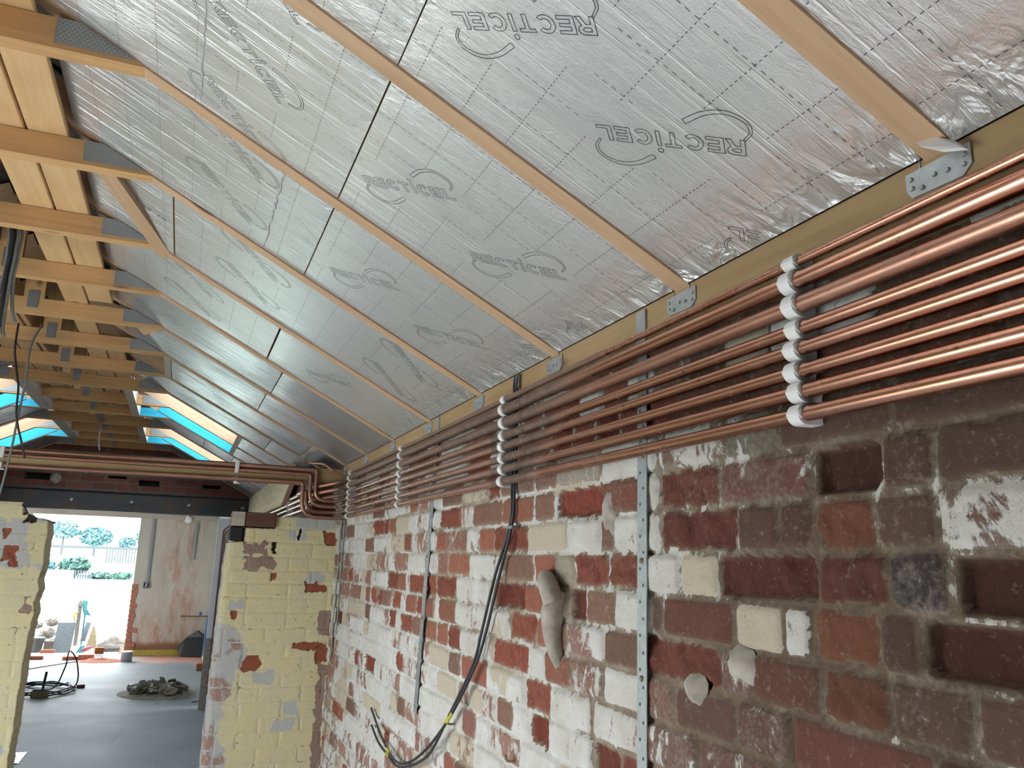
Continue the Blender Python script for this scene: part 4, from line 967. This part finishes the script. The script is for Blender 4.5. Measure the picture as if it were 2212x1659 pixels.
# ------------------------------------------------------------ cables
def cable(name, ctrl, r, mat, lab, group=None, n=8, extra=None):
    mb = MB(); P = smooth_path(ctrl, 10); mb.tube(P, r, n)
    if not extra: return tag(mb.build(name, M[mat]), lab, 'cable', group)
    t = thing(name, lab, 'cable', (0, 0, 0), group); mb.build('sheath', M[mat], t)
    for pn, mt, q0, q1, rr in extra:
        m2 = MB(); i0, i1 = int(q0*(len(P)-1)), int(q1*(len(P)-1)); m2.tube(P[i0:i1+1], rr, n); m2.build(pn, M[mt], t)
    return t
c1 = [(.855, 2.155, H+.535), (.852, 2.16, H+.50), (.853, 2.158, H+.46), (.857, 2.165, H+.30), (.856, 2.165, H+.214), (.855, 2.172, H+.11), (.85, 2.25, H-.041), (.845, 2.33, H-.20), (.84, 2.40, H-.30), (.835, 2.575, H-.454), (.83, 2.74, H-.565), (.83, 2.90, H-.645), (.83, 3.05, H-.70), (.835, 3.22, H-.735), (.84, 3.39, H-.728), (.845, 3.58, H-.69), (.85, 3.77, H-.635)]
c2 = [(.855, 2.178, H+.535), (.852, 2.18, H+.50), (.853, 2.178, H+.46), (.857, 2.184, H+.30), (.856, 2.184, H+.214), (.855, 2.186, H+.11), (.85, 2.285, H-.041), (.845, 2.365, H-.20), (.84, 2.42, H-.30), (.835, 2.61, H-.47), (.83, 2.76, H-.60), (.83, 2.90, H-.665), (.83, 3.05, H-.712), (.835, 3.22, H-.748), (.84, 3.40, H-.745), (.845, 3.58, H-.735), (.85, 3.745, H-.70)]
cable('electric_cable', c1, .0046, 'cable', 'dark cable looping down the brick wall, the one ending higher', 'pair of dark cables looping down the brick wall', extra=[('printed_mark', 'tape', .565, .585, .0050), ('printed_mark', 'tape', .865, .885, .0050)])
cable('electric_cable', c2, .0046, 'cable', 'dark cable looping down the brick wall, the one ending lower', 'pair of dark cables looping down the brick wall', extra=[('printed_mark', 'tape', .565, .585, .0050), ('printed_mark', 'tape', .865, .885, .0050)])
mb = MB(); mb.box(.846, .866, 2.150, 2.192, H+.095, H+.104, bev=.001); tag(mb.build('cable_clip', M['cablegrey']), 'grey cable clip holding the two dark cables to the bricks', 'cable clip')
mb = MB(); mb.box(.853, .8625, 2.150, 2.195, H+.494, H+.534, bev=.001); tag(mb.build('cable_clip', M['cablegrey']), 'dark cable bracket on the wall plate above the second clip column', 'cable clip')
cable('electric_cable', [(.862, 4.80, H+.215), (.860, 4.80, H+.10), (.862, 4.815, H-.1), (.864, 4.83, H-.3), (.866, 4.84, H-.42)], .005, 'cablegrey', 'grey cable down the wall in the corner beside the strap')
cable('electric_cable', [(-.915, 4.84, H+1.155), (-.905, 4.80, H+1.006), (-.875, 4.78, H+.877), (-.853, 4.75, H+.80), (-.835, 4.72, H+.647), (-.789, 4.72, H+.50), (-.77, 4.72, H+.44)], .0052, 'cable', 'dark hanging cable crossing in front of the left rooflight, right one at its foot', 'two crossing cables hung from the ties')
cable('electric_cable', [(-.80, 4.80, H+1.155), (-.83, 4.76, H+1.015), (-.825, 4.74, H+.816), (-.832, 4.74, H+.647), (-.838, 4.74, H+.493), (-.845, 4.74, H+.397), (-.862, 4.76, H+.253), (-.90, 4.82, H+.05), (-.95, 4.9, H-.3)], .0056, 'cablegrey', 'grey hanging cable passing in front of the cross beam pipes at the left', 'two crossing cables hung from the ties')
for i in range(6):
    x = -.985+.022*i; zz = TZ+.008+.008*(i % 2)
    cable('electric_cable', [(x, 2.9+.1*i, TZ+.05), (x, 3.4, zz+.03), (x+.01, 3.75, zz), (x-.01, 5.0, zz), (x+.012, 6.5, zz), (x, 8.0, zz), (x, 9.6, zz)], .0065, 'cablegrey', 'grey cable lying along the ties left of the nail plates, %s of the bunch' % ORD[i], 'bunch of grey cables along the ties')
for i, (dx, dy, ln) in enumerate(((-.012, 0, .20), (0, .012, .24), (.012, -.005, .28), (-.004, -.012, .32), (.02, .008, .22))):
    x = -.692+dx; y = 3.35+dy
    cable('electric_cable', [(x-.10-.03*i, y+.1, TZ+.05), (x-.02, y+.02, TZ+.02), (x, y, ZK-.02), (x-.003, y+.004, ZK-.12), (x+.006*(i-2), y, ZK-.02-ln), (x+.008*(i-2)+.01, y, ZK-.06-ln)], .0062, 'cable' if i % 2 else 'cablegrey', 'dark cable tail hanging through the ties at the left edge, %s of five' % ORD[i], 'bundle of cable tails hanging through the ties')
cable('electric_cable', [(-.755, TY(12)-.03, ZK+.06), (-.755, TY(12)-.035, ZK-.04), (-.75, TY(12)-.04, ZK-.16), (-.735, TY(12)-.05, ZK-.24)], .006, 'cablegrey', 'short grey cable tail hanging from a far tie beam near the middle')

# ------------------------------------------------------------ plaster lump and stray fixings on the brick wall
t = thing('grey_pipe_stub', 'broken grey pipe stub set in plaster on the brick wall, left of the wide strap', 'pipe')
mb = MB(); P = smooth_path([(.875, 1.955, H-.035), (.852, 1.925, H-.032), (.840, 1.885, H-.045), (.838, 1.86, H-.068), (.842, 1.852, H-.09)], 6); mb.tube(P, [.017+.008*min(1, i/12) for i in range(len(P))], 12); mb.build('stub', M['mortar'], t)
mb = MB(); P = smooth_path([(.862, 1.862, H-.06), (.850, 1.868, H-.10), (.852, 1.88, H-.15), (.858, 1.872, H-.20), (.868, 1.865, H-.235)], 6); mb.tube(P, [.030-.012*abs(i/12-.6) for i in range(len(P))], 10); mb.build('plaster_bed', M['mortar'], t)
for i, (y, zz, sy, sz, lab) in enumerate(((1.165, -.148, .040, .030, 'rounded grey mortar lump between the bricks right of the wide strap'), (1.30, -.205, .032, .026, 'smaller grey mortar smear low right of the wide strap'), (1.60, -.46, .06, .05, 'grey mortar patch at the foot of the wall beside the wide strap'), (1.62, .12, .03, .05, 'grey mortar patch high on the wall under the pipes'))):
    mb = MB(); n = 14; vs = [(.853, y, H+zz)]
    for rr, dx in ((.6, .003), (1.0, .018)):
        for k in range(n):
            a = 2*math.pi*k/n; q = rr*(.8+.4*rnd.random()); vs.append((.853+dx, y+sy*q*math.cos(a), H+zz+sz*q*math.sin(a)))
    fs = [(0, 1+(k+1) % n, 1+k) for k in range(n)]+[(1+k, 1+(k+1) % n, 1+n+(k+1) % n, 1+n+k) for k in range(n)]
    mb.add(vs, fs, 0, None, True); tag(mb.build('mortar_lump', M['mortar']), lab, 'mortar')
for y, zz, lab in ((2.64, -.50, 'rusty wall hook below the cable loop'), (2.13, -.50, 'small rusty bolt stub low on the whitewashed bricks')):
    mb = MB(); mb.tube(smooth_path([(.875, y, H+zz), (.850, y, H+zz), (.843, y+.006, H+zz+.004), (.843, y+.012, H+zz+.014)], 5), .0035, 7); tag(mb.build('wall_hook', M['nail']), lab, 'hook')

# ------------------------------------------------------------ ply boxing beyond the pier
t = thing('ply_boxing', 'pale ply panel with small dark printed marks above the right pier', 'panel')
PXX = .668
mb = MB(); mb.prism([(PXX, 5.95, H+.632), (PXX, 5.97, H+.50), (PXX, 6.35, H+.385), (PXX, 9.83, H+.405), (PXX, 9.83, H+.632)], (.012, 0, 0)); mb.build('sheet', M['ply'], t)
mb = MB(); a, b, c = Vector((PXX-.004, 5.93, H+.50)), Vector((PXX-.004, 6.33, H+.375)), Vector((PXX-.004, 9.83, H+.395))
for p, q in ((Vector((PXX-.004, 5.92, H+.632)), a), (a, b), (b, c)):
    d = q-p; mb.obox((p+q)/2+Vector((.012, 0, 0)), d, Vector((1, 0, 0)), d.cross(Vector((1, 0, 0))), d.length+.01, .034, .016)
mb.build('edge_trim', M['rafter'], t)
mb = MB()
for i in range(4):
    for j in range(3):
        y = 7.0+i*.62+(.3 if j % 2 else 0); zz = H+.59-j*.062
        if zz < H+.42: continue
        P = lambda a, b: (PXX-.0008, y-a*2.4, zz+b)
        for st in ([(-.014, .014), (0, 0), (.014, .016)], [(0, 0), (-.002, -.016)], [(-.010, -.014), (.008, -.017)]): mb.ribbon([P(*q) for q in st], .006, (-1, 0, 0))
mb.build('printed_marks', M['ink'], t)
mb = MB(); mb.box(.36, .475, 9.80, 9.83, 0, 1.995, along=2); mb.box(.475, .49, 9.78, 9.83, 0, 1.99)
t = thing('pipe_board', 'white upright board with two thin pipes beyond the right pier', 'board'); mb.build('board', M['white'], t)
mb = MB(); mb.box(.465, .56, 9.70, 9.78, 0, 1.74); mb.build('dark_edge', M['darkwood'], t)
mb = MB(); mb.box(.352, .478, 9.786, 9.799, 0, .72); mb.build('splashed_foot', M['mortar'], t)
for i, x in enumerate((.425, .447)):
    pipe('copper_pipe', [(x, 9.765, .15), (x, 9.765, 1.86-.02*i), (x+.06, 9.70, 1.92-.02*i), (x+.3, 9.68, 1.97-.02*i)], .0085, 'thin vertical copper pipe in front of the white board, %s one' % ('left' if i == 0 else 'right'), lambda p: .6, .02, 'pair of thin pipes on the white board')

# ------------------------------------------------------------ the far room
FY = 14.9
def conduit(x0, z0, x1, z1, lab):
    mb = MB(); a, b = Vector((x0, FY-.012, z0)), Vector((x1, FY-.012, z1)); d = b-a; mb.obox((a+b)/2, d, (1, 0, 0), (0, 1, 0), d.length, .042, .022)
    mb.obox((a+b)/2+Vector((.012, -.012, 0)), d, (1, 0, 0), (0, 1, 0), d.length, .008, .004)
    return tag(mb.build('cable_conduit', M['galv']), lab, 'conduit', 'metal conduits on the plaster wall')
conduit(-.444, H+.62, -.436, H-.46, 'long metal conduit down the plaster wall to a socket box'); conduit(.221, H+.61, .209, H-.09, 'short metal conduit on the plaster wall near the corner')
t = thing('socket_box', 'dark metal socket box at the foot of the long conduit', 'socket')
mb = MB(); mb.box(-.495, -.40, FY-.035, FY, H-.565, H-.465, bev=.006); mb.build('box', M['greyplastic'], t)
mb = MB(); mb.box(-.480, -.415, FY-.037, FY-.0345, H-.55, H-.48); mb.build('opening', M['dark'], t)
for q in (0, 1, 2):
    mb = MB(); mb.tube(smooth_path([(-.47+.02*q, FY-.036, H-.54), (-.45, FY-.06, H-.52+.01*q), (-.43-.01*q, FY-.05, H-.49)], 5), .004, 6); mb.build('wire', M['clip'], t)
t = thing('wall_lamp', 'round white bulkhead lamp fixture under the lintel', 'lamp')
mb = MB(); mb.lathe((.085, FY, H+.57), [(.075, 0), (.075, -.02), (.06, -.03)], 20, axis=1); mb.build('base', M['white'], t)
mb = MB(); mb.lathe((.085, FY-.03, H+.57), [(.055, 0), (.05, -.03), (.025, -.045)], 20, axis=1); mb.build('cover', M['clip'], t)
mb = MB(); mb.box(-.62, .56, FY-.06, FY-.002, 0.0, .085, along=0); tag(mb.build('insulation_upstand', M['yellowfoam']), 'yellow insulation strip along the foot of the plaster wall', 'insulation')
mb = MB(); mb.tube([(.12, FY-.10, H-.99), (.565, FY-.17, H-.984)], .011, 10, 0, [.5, .5]); tag(mb.build('copper_pipe', M['copper']), 'stub of copper pipe sticking out of the far wall corner', 'pipe')
t = thing('tap_handle', 'small blue valve on the copper pipe stub in the far corner', 'valve', ); mb = MB(); mb.lathe((.42, FY-.16, H-.97), [(.022, 0), (.026, .02), (.018, .05)], 10); mb.build('body', M['bluetool'], t)
mb = MB(); mb.prism([(.17, 14.60, 0.01), (.49, 14.52, .01), (.50, 14.66, .30), (.40, 14.72, .38), (.24, 14.76, .28), (.12, 14.74, .12)], (.02, .10, .01))
tag(mb.build('black_sheet', M['black']), 'folded black plastic sheet in the far right corner', 'sheet')
mb = MB(); a, b = Vector((.50, 13.95, .03)), Vector((.53, 14.3, .62)); mb.obox((a+b)/2, b-a, (1, 0, 0), (0, 1, .3), (b-a).length, .045, .12)
tag(mb.build('spirit_level', M['bluetool']), 'blue spirit level leaning in the far right corner', 'tool')
t = thing('leaning_board', 'dark board edged in yellow leaning by the right wall of the far room', 'board')
mb = MB(); mb.prism([(.50, 12.05, .0), (.545, 12.05, .0), (.548, 12.9, .45), (.50, 13.6, .40), (.46, 13.4, .05)], (.008, .0, .004)); mb.build('board', M['black'], t)
mb = MB(); mb.prism([(.475, 12.02, .0), (.50, 12.02, .0), (.50, 12.7, .22), (.455, 13.2, .16)], (.006, 0, .004)); mb.build('yellow_edge', M['yellowfoam'], t)
def brick(x, y, z0, rz, lab, mat='brick', l=.215, w=.10, h=.065, grp='loose bricks about the far doorway'):
    mb = MB(); mb.obox((0, 0, h/2), (1, 0, 0), (0, 1, 0), (0, 0, 1), l, w, h, 0, .006)
    o = mb.build('loose_brick', M[mat]); o.location = (x, y, z0); o.rotation_euler = (0, 0, rz); return tag(o, lab, 'brick', grp)
brick(.44, 12.99, 0, 1.5, 'red brick standing at the foot of the leaning board', h=.10)
brick(-1.14, 14.38, 0, .05, 'whole red brick on the slab just inside the doorway', h=.075)
brick(-1.39, 14.40, 0, .3, 'broken red brick piece left of the whole brick inside the doorway', l=.13, h=.05)
brick(-1.30, 14.42, 0, 1.1, 'small red brick fragment beside the whole brick inside the doorway', l=.07, h=.045)
brick(-1.01, 14.96, .02, .1, 'bright orange brick on the doorway threshold', 'orange', l=.13, h=.10)
brick(-1.93, 14.50, 0, .02, 'long dark red brick bat by the left jamb of the doorway', l=.42, h=.05)
mb = MB(); mb.obox((-.93, 11.52, .018), (1, .3, 0), (-.3, 1, 0), (0, 0, 1), .085, .06, .036, 0, .004); tag(mb.build('timber_offcut', M['darkwood']), 'small dark wooden block alone on the grey slab', 'timber offcut')
t = thing('paint_tin', 'grey paint tin with a pale lid by the doorway jamb', 'tin', (-.575, 14.12, 0))
mb = MB(); mb.lathe((0, 0, 0), [(.078, 0), (.080, .004), (.080, .13), (.078, .134)], 24); mb.build('tin', M['greyplastic'], t)
mb = MB(); mb.lathe((0, 0, .134), [(.083, 0), (.084, .008), (.076, .012), (.072, .009)], 24); mb.build('lid', M['white'], t)
def heap(name, cx, cy, rx, ry, h, mat, lab, cat, n=46, seed=1):
    g = MB(); u = np.linspace(-1, 1, n); A, B = np.meshgrid(u, u); r = np.sqrt(A**2+B**2)
    Zh = h*np.clip(1-r, 0, 1)**.8*(.4+1.1*fbm(A*5+9, B*5+9, seed)); Zh = np.where(r > .98, -.005, Zh)
    vs = [(cx+rx*a, cy+ry*b, c) for a, b, c in zip(A.ravel(), B.ravel(), Zh.ravel())]
    g.add(vs, [(i*n+j, i*n+j+1, (i+1)*n+j+1, (i+1)*n+j) for i in range(n-1) for j in range(n-1)], 0, None, False)
    return tag(g.build(name, M[mat]), lab, cat, None, 'stuff')
heap('brick_dust', -.93, 14.15, .36, .22, .05, 'reddust', 'spread of crumbled red brick dust by the doorway', 'rubble')
heap('rubble_fines', -.07, 10.95, .44, .50, .075, 'rubble', 'grey fines and crumbs under the slate rubble pile on the slab', 'rubble', seed=4)
def shard(i):
    a = rnd.random()*2*math.pi; q = math.sqrt(rnd.random())*.85; x = -.07+.38*q*math.cos(a); y = 10.93+.42*q*math.sin(a)
    zz = .03+.10*(1-q)*rnd.random()+.02; n = rnd.choice((4, 5, 5, 6)); L = .03+.055*rnd.random()
    mb = MB(); pts = [(L*(.7+.5*rnd.random())*math.cos(2*math.pi*k/n), L*.75*(.7+.5*rnd.random())*math.sin(2*math.pi*k/n), 0) for k in range(n)]
    mb.prism(pts, (0, 0, .008+.010*rnd.random())); o = mb.build('rubble_shard', M['rubble'] if rnd.random() < .85 else M['mortar'])
    o.location = (x, y, zz); o.rotation_euler = ((rnd.random()-.5)*1.9, (rnd.random()-.5)*1.9, rnd.random()*6.3)
    tag(o, 'flat grey shard in the rubble pile on the slab', 'rubble', 'flat grey shards of the rubble pile')
for i in range(78): shard(i)
t = thing('plastic_bottle', 'clear plastic bottle lying on the left of the rubble pile', 'bottle', (-.36, 10.80, .085)); t.rotation_euler = (0, math.pi/2-.1, .2)
mb = MB(); mb.lathe((0, 0, 0), [(.036, 0), (.042, .01), (.042, .06), (.039, .07), (.042, .08), (.042, .15), (.018, .20), (.014, .22)], 18); mb.build('bottle', M['clear'], t)
mb = MB(); mb.lathe((0, 0, .22), [(.016, 0), (.016, .018)], 12); mb.build('cap', M['white'], t)
# cable coil with its box
t = thing('floor_box', 'pale box with a dark upright stub beside the cable coil on the slab', 'box', (-1.27, 10.85, 0))
mb = MB(); mb.box(-.085, .085, -.06, .06, 0, .075, bev=.006); mb.build('case', M['sack'], t)
mb = MB(); mb.box(-.07, .07, -.045, .045, .075, .088); mb.build('dark_top', M['dark'], t)
mb = MB(); mb.tube([(.02, 0, .08), (.035, .01, .27)], .013, 10); mb.build('upright_stub', M['black'], t)
co = []
for i in range(40): a = i*.55; co.append((-1.32+.33*math.cos(a)*(1+.12*math.sin(i*1.3)), 11.25+.42*math.sin(a)*(1+.1*math.cos(i*2.1)), .012+.012*(i % 5)))
co += [(-1.20, 11.1, .05), (-1.08, 11.05, .28), (-1.06, 11.1, .46), (-.98, 11.2, .34), (-.95, 11.25, .10), (-1.05, 11.1, .02), (-1.2, 10.93, .05)]
cable('electric_cable', co, .008, 'cable', 'loosely coiled dark cable on the slab behind the left pier', extra=None)
cable('electric_cable', [(-2.1, 12.9, .008), (-1.772, 13.27, .008), (-1.5, 13.7, .008), (-1.129, 14.276, .008), (-.95, 14.6, .008), (-.9, 14.85, .03)], .007, 'cablegrey', 'grey cable trailing over the slab to the doorway')
cable('electric_cable', [(.296, 10.231, .005), (.38, 10.3, .006), (.472, 10.488, .03), (.54, 10.6, .06)], .005, 'cable', 'short wire end on the slab right of the rubble pile')
mb = MB(); n = 9; vs = []; fs = []
for i in range(n):
    for j in range(n):
        a, b = i/(n-1), j/(n-1); vs.append((-1.30+.33*a, 7.62+.40*b, .004+.16*max(0, 1-a*1.05)*(.55+.45*rnd.random())*math.sin(math.pi*min(1, b+.12))**.6))
fs = [(i*n+j, (i+1)*n+j, (i+1)*n+j+1, i*n+j+1) for i in range(n-1) for j in range(n-1)]
mb.add(vs, fs, 0, None, False); tag(mb.build('plastic_bag', M['clip']), 'crumpled pale plastic bag on the slab beside the left pier', 'bag')

# ------------------------------------------------------------ the yard outside the far doorway
GZ = -.06
t = thing('bucket', 'black builders bucket outside the doorway by the left jamb', 'bucket', (-2.03, 15.95, GZ+.01))
mb = MB(); mb.lathe((0, 0, 0), [(.085, 0), (.09, .005), (.118, .225)], 24); mb.build('body', M['black'], t)
mb = MB(); mb.lathe((0, 0, .222), [(.122, 0), (.124, .012), (.118, .016), (.11, .012)], 24); mb.build('rim', M['greypanel'], t)
mb = MB(); mb.box(-2.35, -.80, 15.35, 15.50, -.06, -.02, along=0, bev=.004); tag(mb.build('scaffold_board', M['greywood']), 'long grey board lying across the doorway outside', 'board')
brick(-1.82, 15.72, GZ+.01, .05, 'red brick outside beside the black bucket', 'yardbrick', grp='loose bricks outside the doorway')
brick(-1.83, 16.05, GZ+.03, .1, 'pale brick block behind the red one outside', 'stone', l=.19, h=.15, grp='loose bricks outside the doorway')
brick(-1.62, 16.1, GZ+.03, .3, 'small pinkish brick right of the pale block outside', 'yardbrick', l=.08, h=.09, grp='loose bricks outside the doorway')
for i, (x, y, zz, r, lab) in enumerate(((-1.97, 16.3, .26, .09, 'round pale stone in the heap behind the bucket, front one'), (-1.90, 16.5, .42, .12, 'rough pale stone on top of the heap behind the bucket'), (-2.12, 16.5, .36, .09, 'pale stone at the left of the heap behind the bucket'), (-2.05, 16.35, .12, .12, 'big pale stone at the bottom of the heap behind the bucket'), (-1.82, 16.35, .08, .10, 'low pale stone right of the bucket'), (-2.2, 16.4, .14, .12, 'pale stone half hidden by the left jamb'), (-1.95, 16.55, .22, .13, 'pale stone in the back of the heap behind the bucket'))):
    import bmesh
    bm = bmesh.new(); bmesh.ops.create_icosphere(bm, subdivisions=3, radius=r)
    for v in bm.verts: v.co *= .8+.4*rnd.random()*.5; v.co.z *= .8
    me = bpy.data.meshes.new('stone'); bm.to_mesh(me); bm.free(); me.materials.append(M['stone'])
    o = link(bpy.data.objects.new('stone', me)); o.location = (x, y, zz-.02); tag(o, lab, 'stone', 'pale stones heaped outside the doorway')
def leanpanel(name, x0, x1, y, z0, z1, mat, lab, cat='panel', tilt=.12, skew=0):
    mb = MB(); mb.prism([(x0, y, z0), (x1, y, z0), (x1+skew, y+tilt, z1), (x0+skew, y+tilt, z1)], (0, .02, 0)); return tag(mb.build(name, M[mat]), lab, cat)
leanpanel('paving_slab', -1.79, -1.52, 15.95, GZ, .41, 'greypanel', 'grey slab leaning outside right of the stones', skew=.03)
leanpanel('upright_slate', -1.41, -1.33, 16.15, .10, .40, 'greypanel', 'narrow blue grey panel upright outside', skew=.05)
mb = MB(); mb.prism([(-1.30, 16.0, .0), (-1.13, 16.0, .0), (-1.16, 16.05, .2), (-1.22, 16.08, .39), (-1.27, 16.05, .16)], (0, .09, 0)); tag(mb.build('sack', M['sack']), 'pointed brown sack standing outside', 'sack')
mb = MB(); mb.prism([(-1.56, 16.4, .66), (-1.45, 16.4, .66), (-1.50, 16.45, .77)], (0, .08, 0)); mb.box(-1.53, -1.47, 16.42, 16.46, .0, .67); tag(mb.build('trestle_sign', M['stone']), 'grey triangular sign on a stake outside', 'sign')
mb = MB(); mb.prism([(-1.42, 16.3, .53), (-1.30, 16.3, .50), (-1.38, 16.3, .62), (-1.38, 16.34, .75), (-1.47, 16.34, .76), (-1.45, 16.3, .62)], (0, .05, 0)); mb.box(-1.41, -1.385, 16.31, 16.34, .0, .55); tag(mb.build('turquoise_sheet', M['turq']), 'turquoise plastic sheet hung up outside', 'sheet')
mb = MB(); mb.prism([(-1.60, 16.3, .48), (-1.55, 16.3, .49), (-1.50, 16.33, .57), (-1.54, 16.33, .57)], (0, .05, 0)); mb.box(-1.56, -1.54, 16.31, 16.34, .0, .5); tag(mb.build('yellow_sheet', M['yellow']), 'small yellow sheet on a stake outside', 'sheet')
t = thing('red_bottle', 'red bottle lying among scraps outside the doorway', 'bottle', (-1.30, 15.75, GZ+.06)); t.rotation_euler = (0, 1.2, .4)
mb = MB(); mb.lathe((0, 0, -.02), [(.034, 0), (.036, .01), (.036, .12), (.016, .16), (.014, .18)], 14); mb.build('bottle', M['red'], t)
mb = MB(); mb.prism([(-1.42, 15.8, GZ), (-1.32, 15.8, GZ), (-1.30, 15.85, .06), (-1.37, 15.85, .05)], (0, .1, .01)); tag(mb.build('green_scrap', M['turq']), 'green plastic scrap beside the red bottle outside', 'sheet')
t = thing('mesh_panel', 'low wire mesh panel over rubble outside, right of the sack', 'mesh')
mb = MB()
for i in range(16): mb.tube([(-1.10+.027*i, 16.0, GZ), (-1.10+.027*i, 16.02, .09)], .003, 5)
for zz in (-.03, .03, .088): mb.tube([(-1.11, 16.0, zz), (-.68, 16.0, zz)], .003, 5)
mb.build('wires', M['rail'], t)
heap('pale_rubble', -.88, 16.25, .34, .22, .16, 'stone', 'pale rubble heap behind the wire mesh outside', 'rubble', seed=11)
mb = MB(); mb.prism([(-.77, 15.6, GZ), (-.68, 15.6, GZ), (-.70, 15.62, .03), (-.745, 15.62, .05)], (0, .06, 0)); tag(mb.build('brick_shard', M['brick']), 'upright pink brick shard at the right jamb outside', 'brick')
# garden behind
mb = MB(); mb.box(-4.6, -2.45, 23.9, 24.1, .70, 1.10); tag(mb.build('garden_wall', M['white']), 'low white wall in the garden beyond the yard', 'wall')
mb = MB(); mb.box(-6, 2, 21.93, 22.07, H+.04, H+.105)
for x in (-5.5, 1.5): mb.box(x-.03, x+.03, 21.97, 22.03, .5, H+.06)
tag(mb.build('fence_rail', M['rail']), 'long thin grey rail on posts across the garden', 'fence')
t = thing('paling_fence', 'short paling fence on the bank at the right', 'fence')
for i in range(12):
    mb = MB(); mb.box(-2.42+.09*i, -2.37+.09*i, 33.0, 33.02, 1.15, H+.06); mb.build('pale', M['rail'], t)
mb = MB(); mb.box(-2.45, -1.3, 33.02, 33.04, H-.02, H+.0); mb.build('cross_rail', M['rail'], t)
t = thing('paling_fence', 'stub of paling fence beside the white garden wall', 'fence')
for i in range(7):
    mb = MB(); mb.box(-2.42+.06*i, -2.385+.06*i, 24.0, 24.02, .80, 1.10); mb.build('pale', M['rail'], t)
mb = MB(); mb.box(-2.44, -2.0, 24.02, 24.04, .95, .98); mb.build('cross_rail', M['rail'], t)
def bush(name, x, y, z0, rx, rz, n, mat, lab, cat, grp, trunk=0):
    mb = MB()
    for i in range(n):
        while True:
            p = Vector((rnd.uniform(-1, 1), rnd.uniform(-1, 1), rnd.uniform(-1, 1)))
            if .25 < p.length < 1: break
        c = Vector((x+p.x*rx, y+p.y*rx, z0+rz+p.z*rz)); d = Vector((rnd.gauss(0, 1), rnd.gauss(0, 1), rnd.gauss(0, 1))).normalized(); e = d.orthogonal().normalized(); L = .055*(1+rx)
        mb.add([c-e*L, c+d.cross(e)*L*.5, c+e*L, c-d.cross(e)*L*.5], [(0, 1, 2, 3)])
    t = thing(name, lab, cat, (0, 0, 0), grp); mb.build('foliage', M[mat], t)
    m2 = MB(); m2.tube([(x, y, z0-trunk-.1), (x, y, z0+rz)], .03+.02*rx, 7); m2.build('stem', M['rail'], t)
bush('garden_bush', -2.50, 24.6, .98, .38, .22, 900, 'leaf', 'domed green bush above the end of the white garden wall', 'bush', 'bushes in the garden')
bush('garden_bush', -3.15, 24.6, .98, .22, .18, 350, 'leafblue', 'pale bush at the left jamb behind the white garden wall', 'bush', 'bushes in the garden')
bush('garden_bush', -1.85, 24.4, .86, .30, .09, 350, 'leaf', 'low green bush on the bank, middle of the low ones', 'bush', 'bushes in the garden')
bush('garden_bush', -1.33, 24.4, .86, .25, .10, 300, 'leaf', 'low green bush on the bank at the right jamb', 'bush', 'bushes in the garden')
bush('garden_tree', -4.65, 40, H+.45, .62, .40, 500, 'leafblue', 'leaning tree at the left of the doorway view', 'tree', 'trees beyond the garden', 1.0)
bush('garden_tree', -3.42, 40, H+.18, .72, .42, 900, 'leafblue', 'round crowned tree in the middle of the doorway view', 'tree', 'trees beyond the garden', .7)
bush('garden_tree', -2.15, 40, H+.08, .36, .28, 500, 'leafblue', 'small tree behind the paling fence', 'tree', 'trees beyond the garden', .6)
bush('garden_tree', -1.55, 40, H+.30, .32, .35, 350, 'leafblue', 'tree at the right edge of the doorway view', 'tree', 'trees beyond the garden', .8)
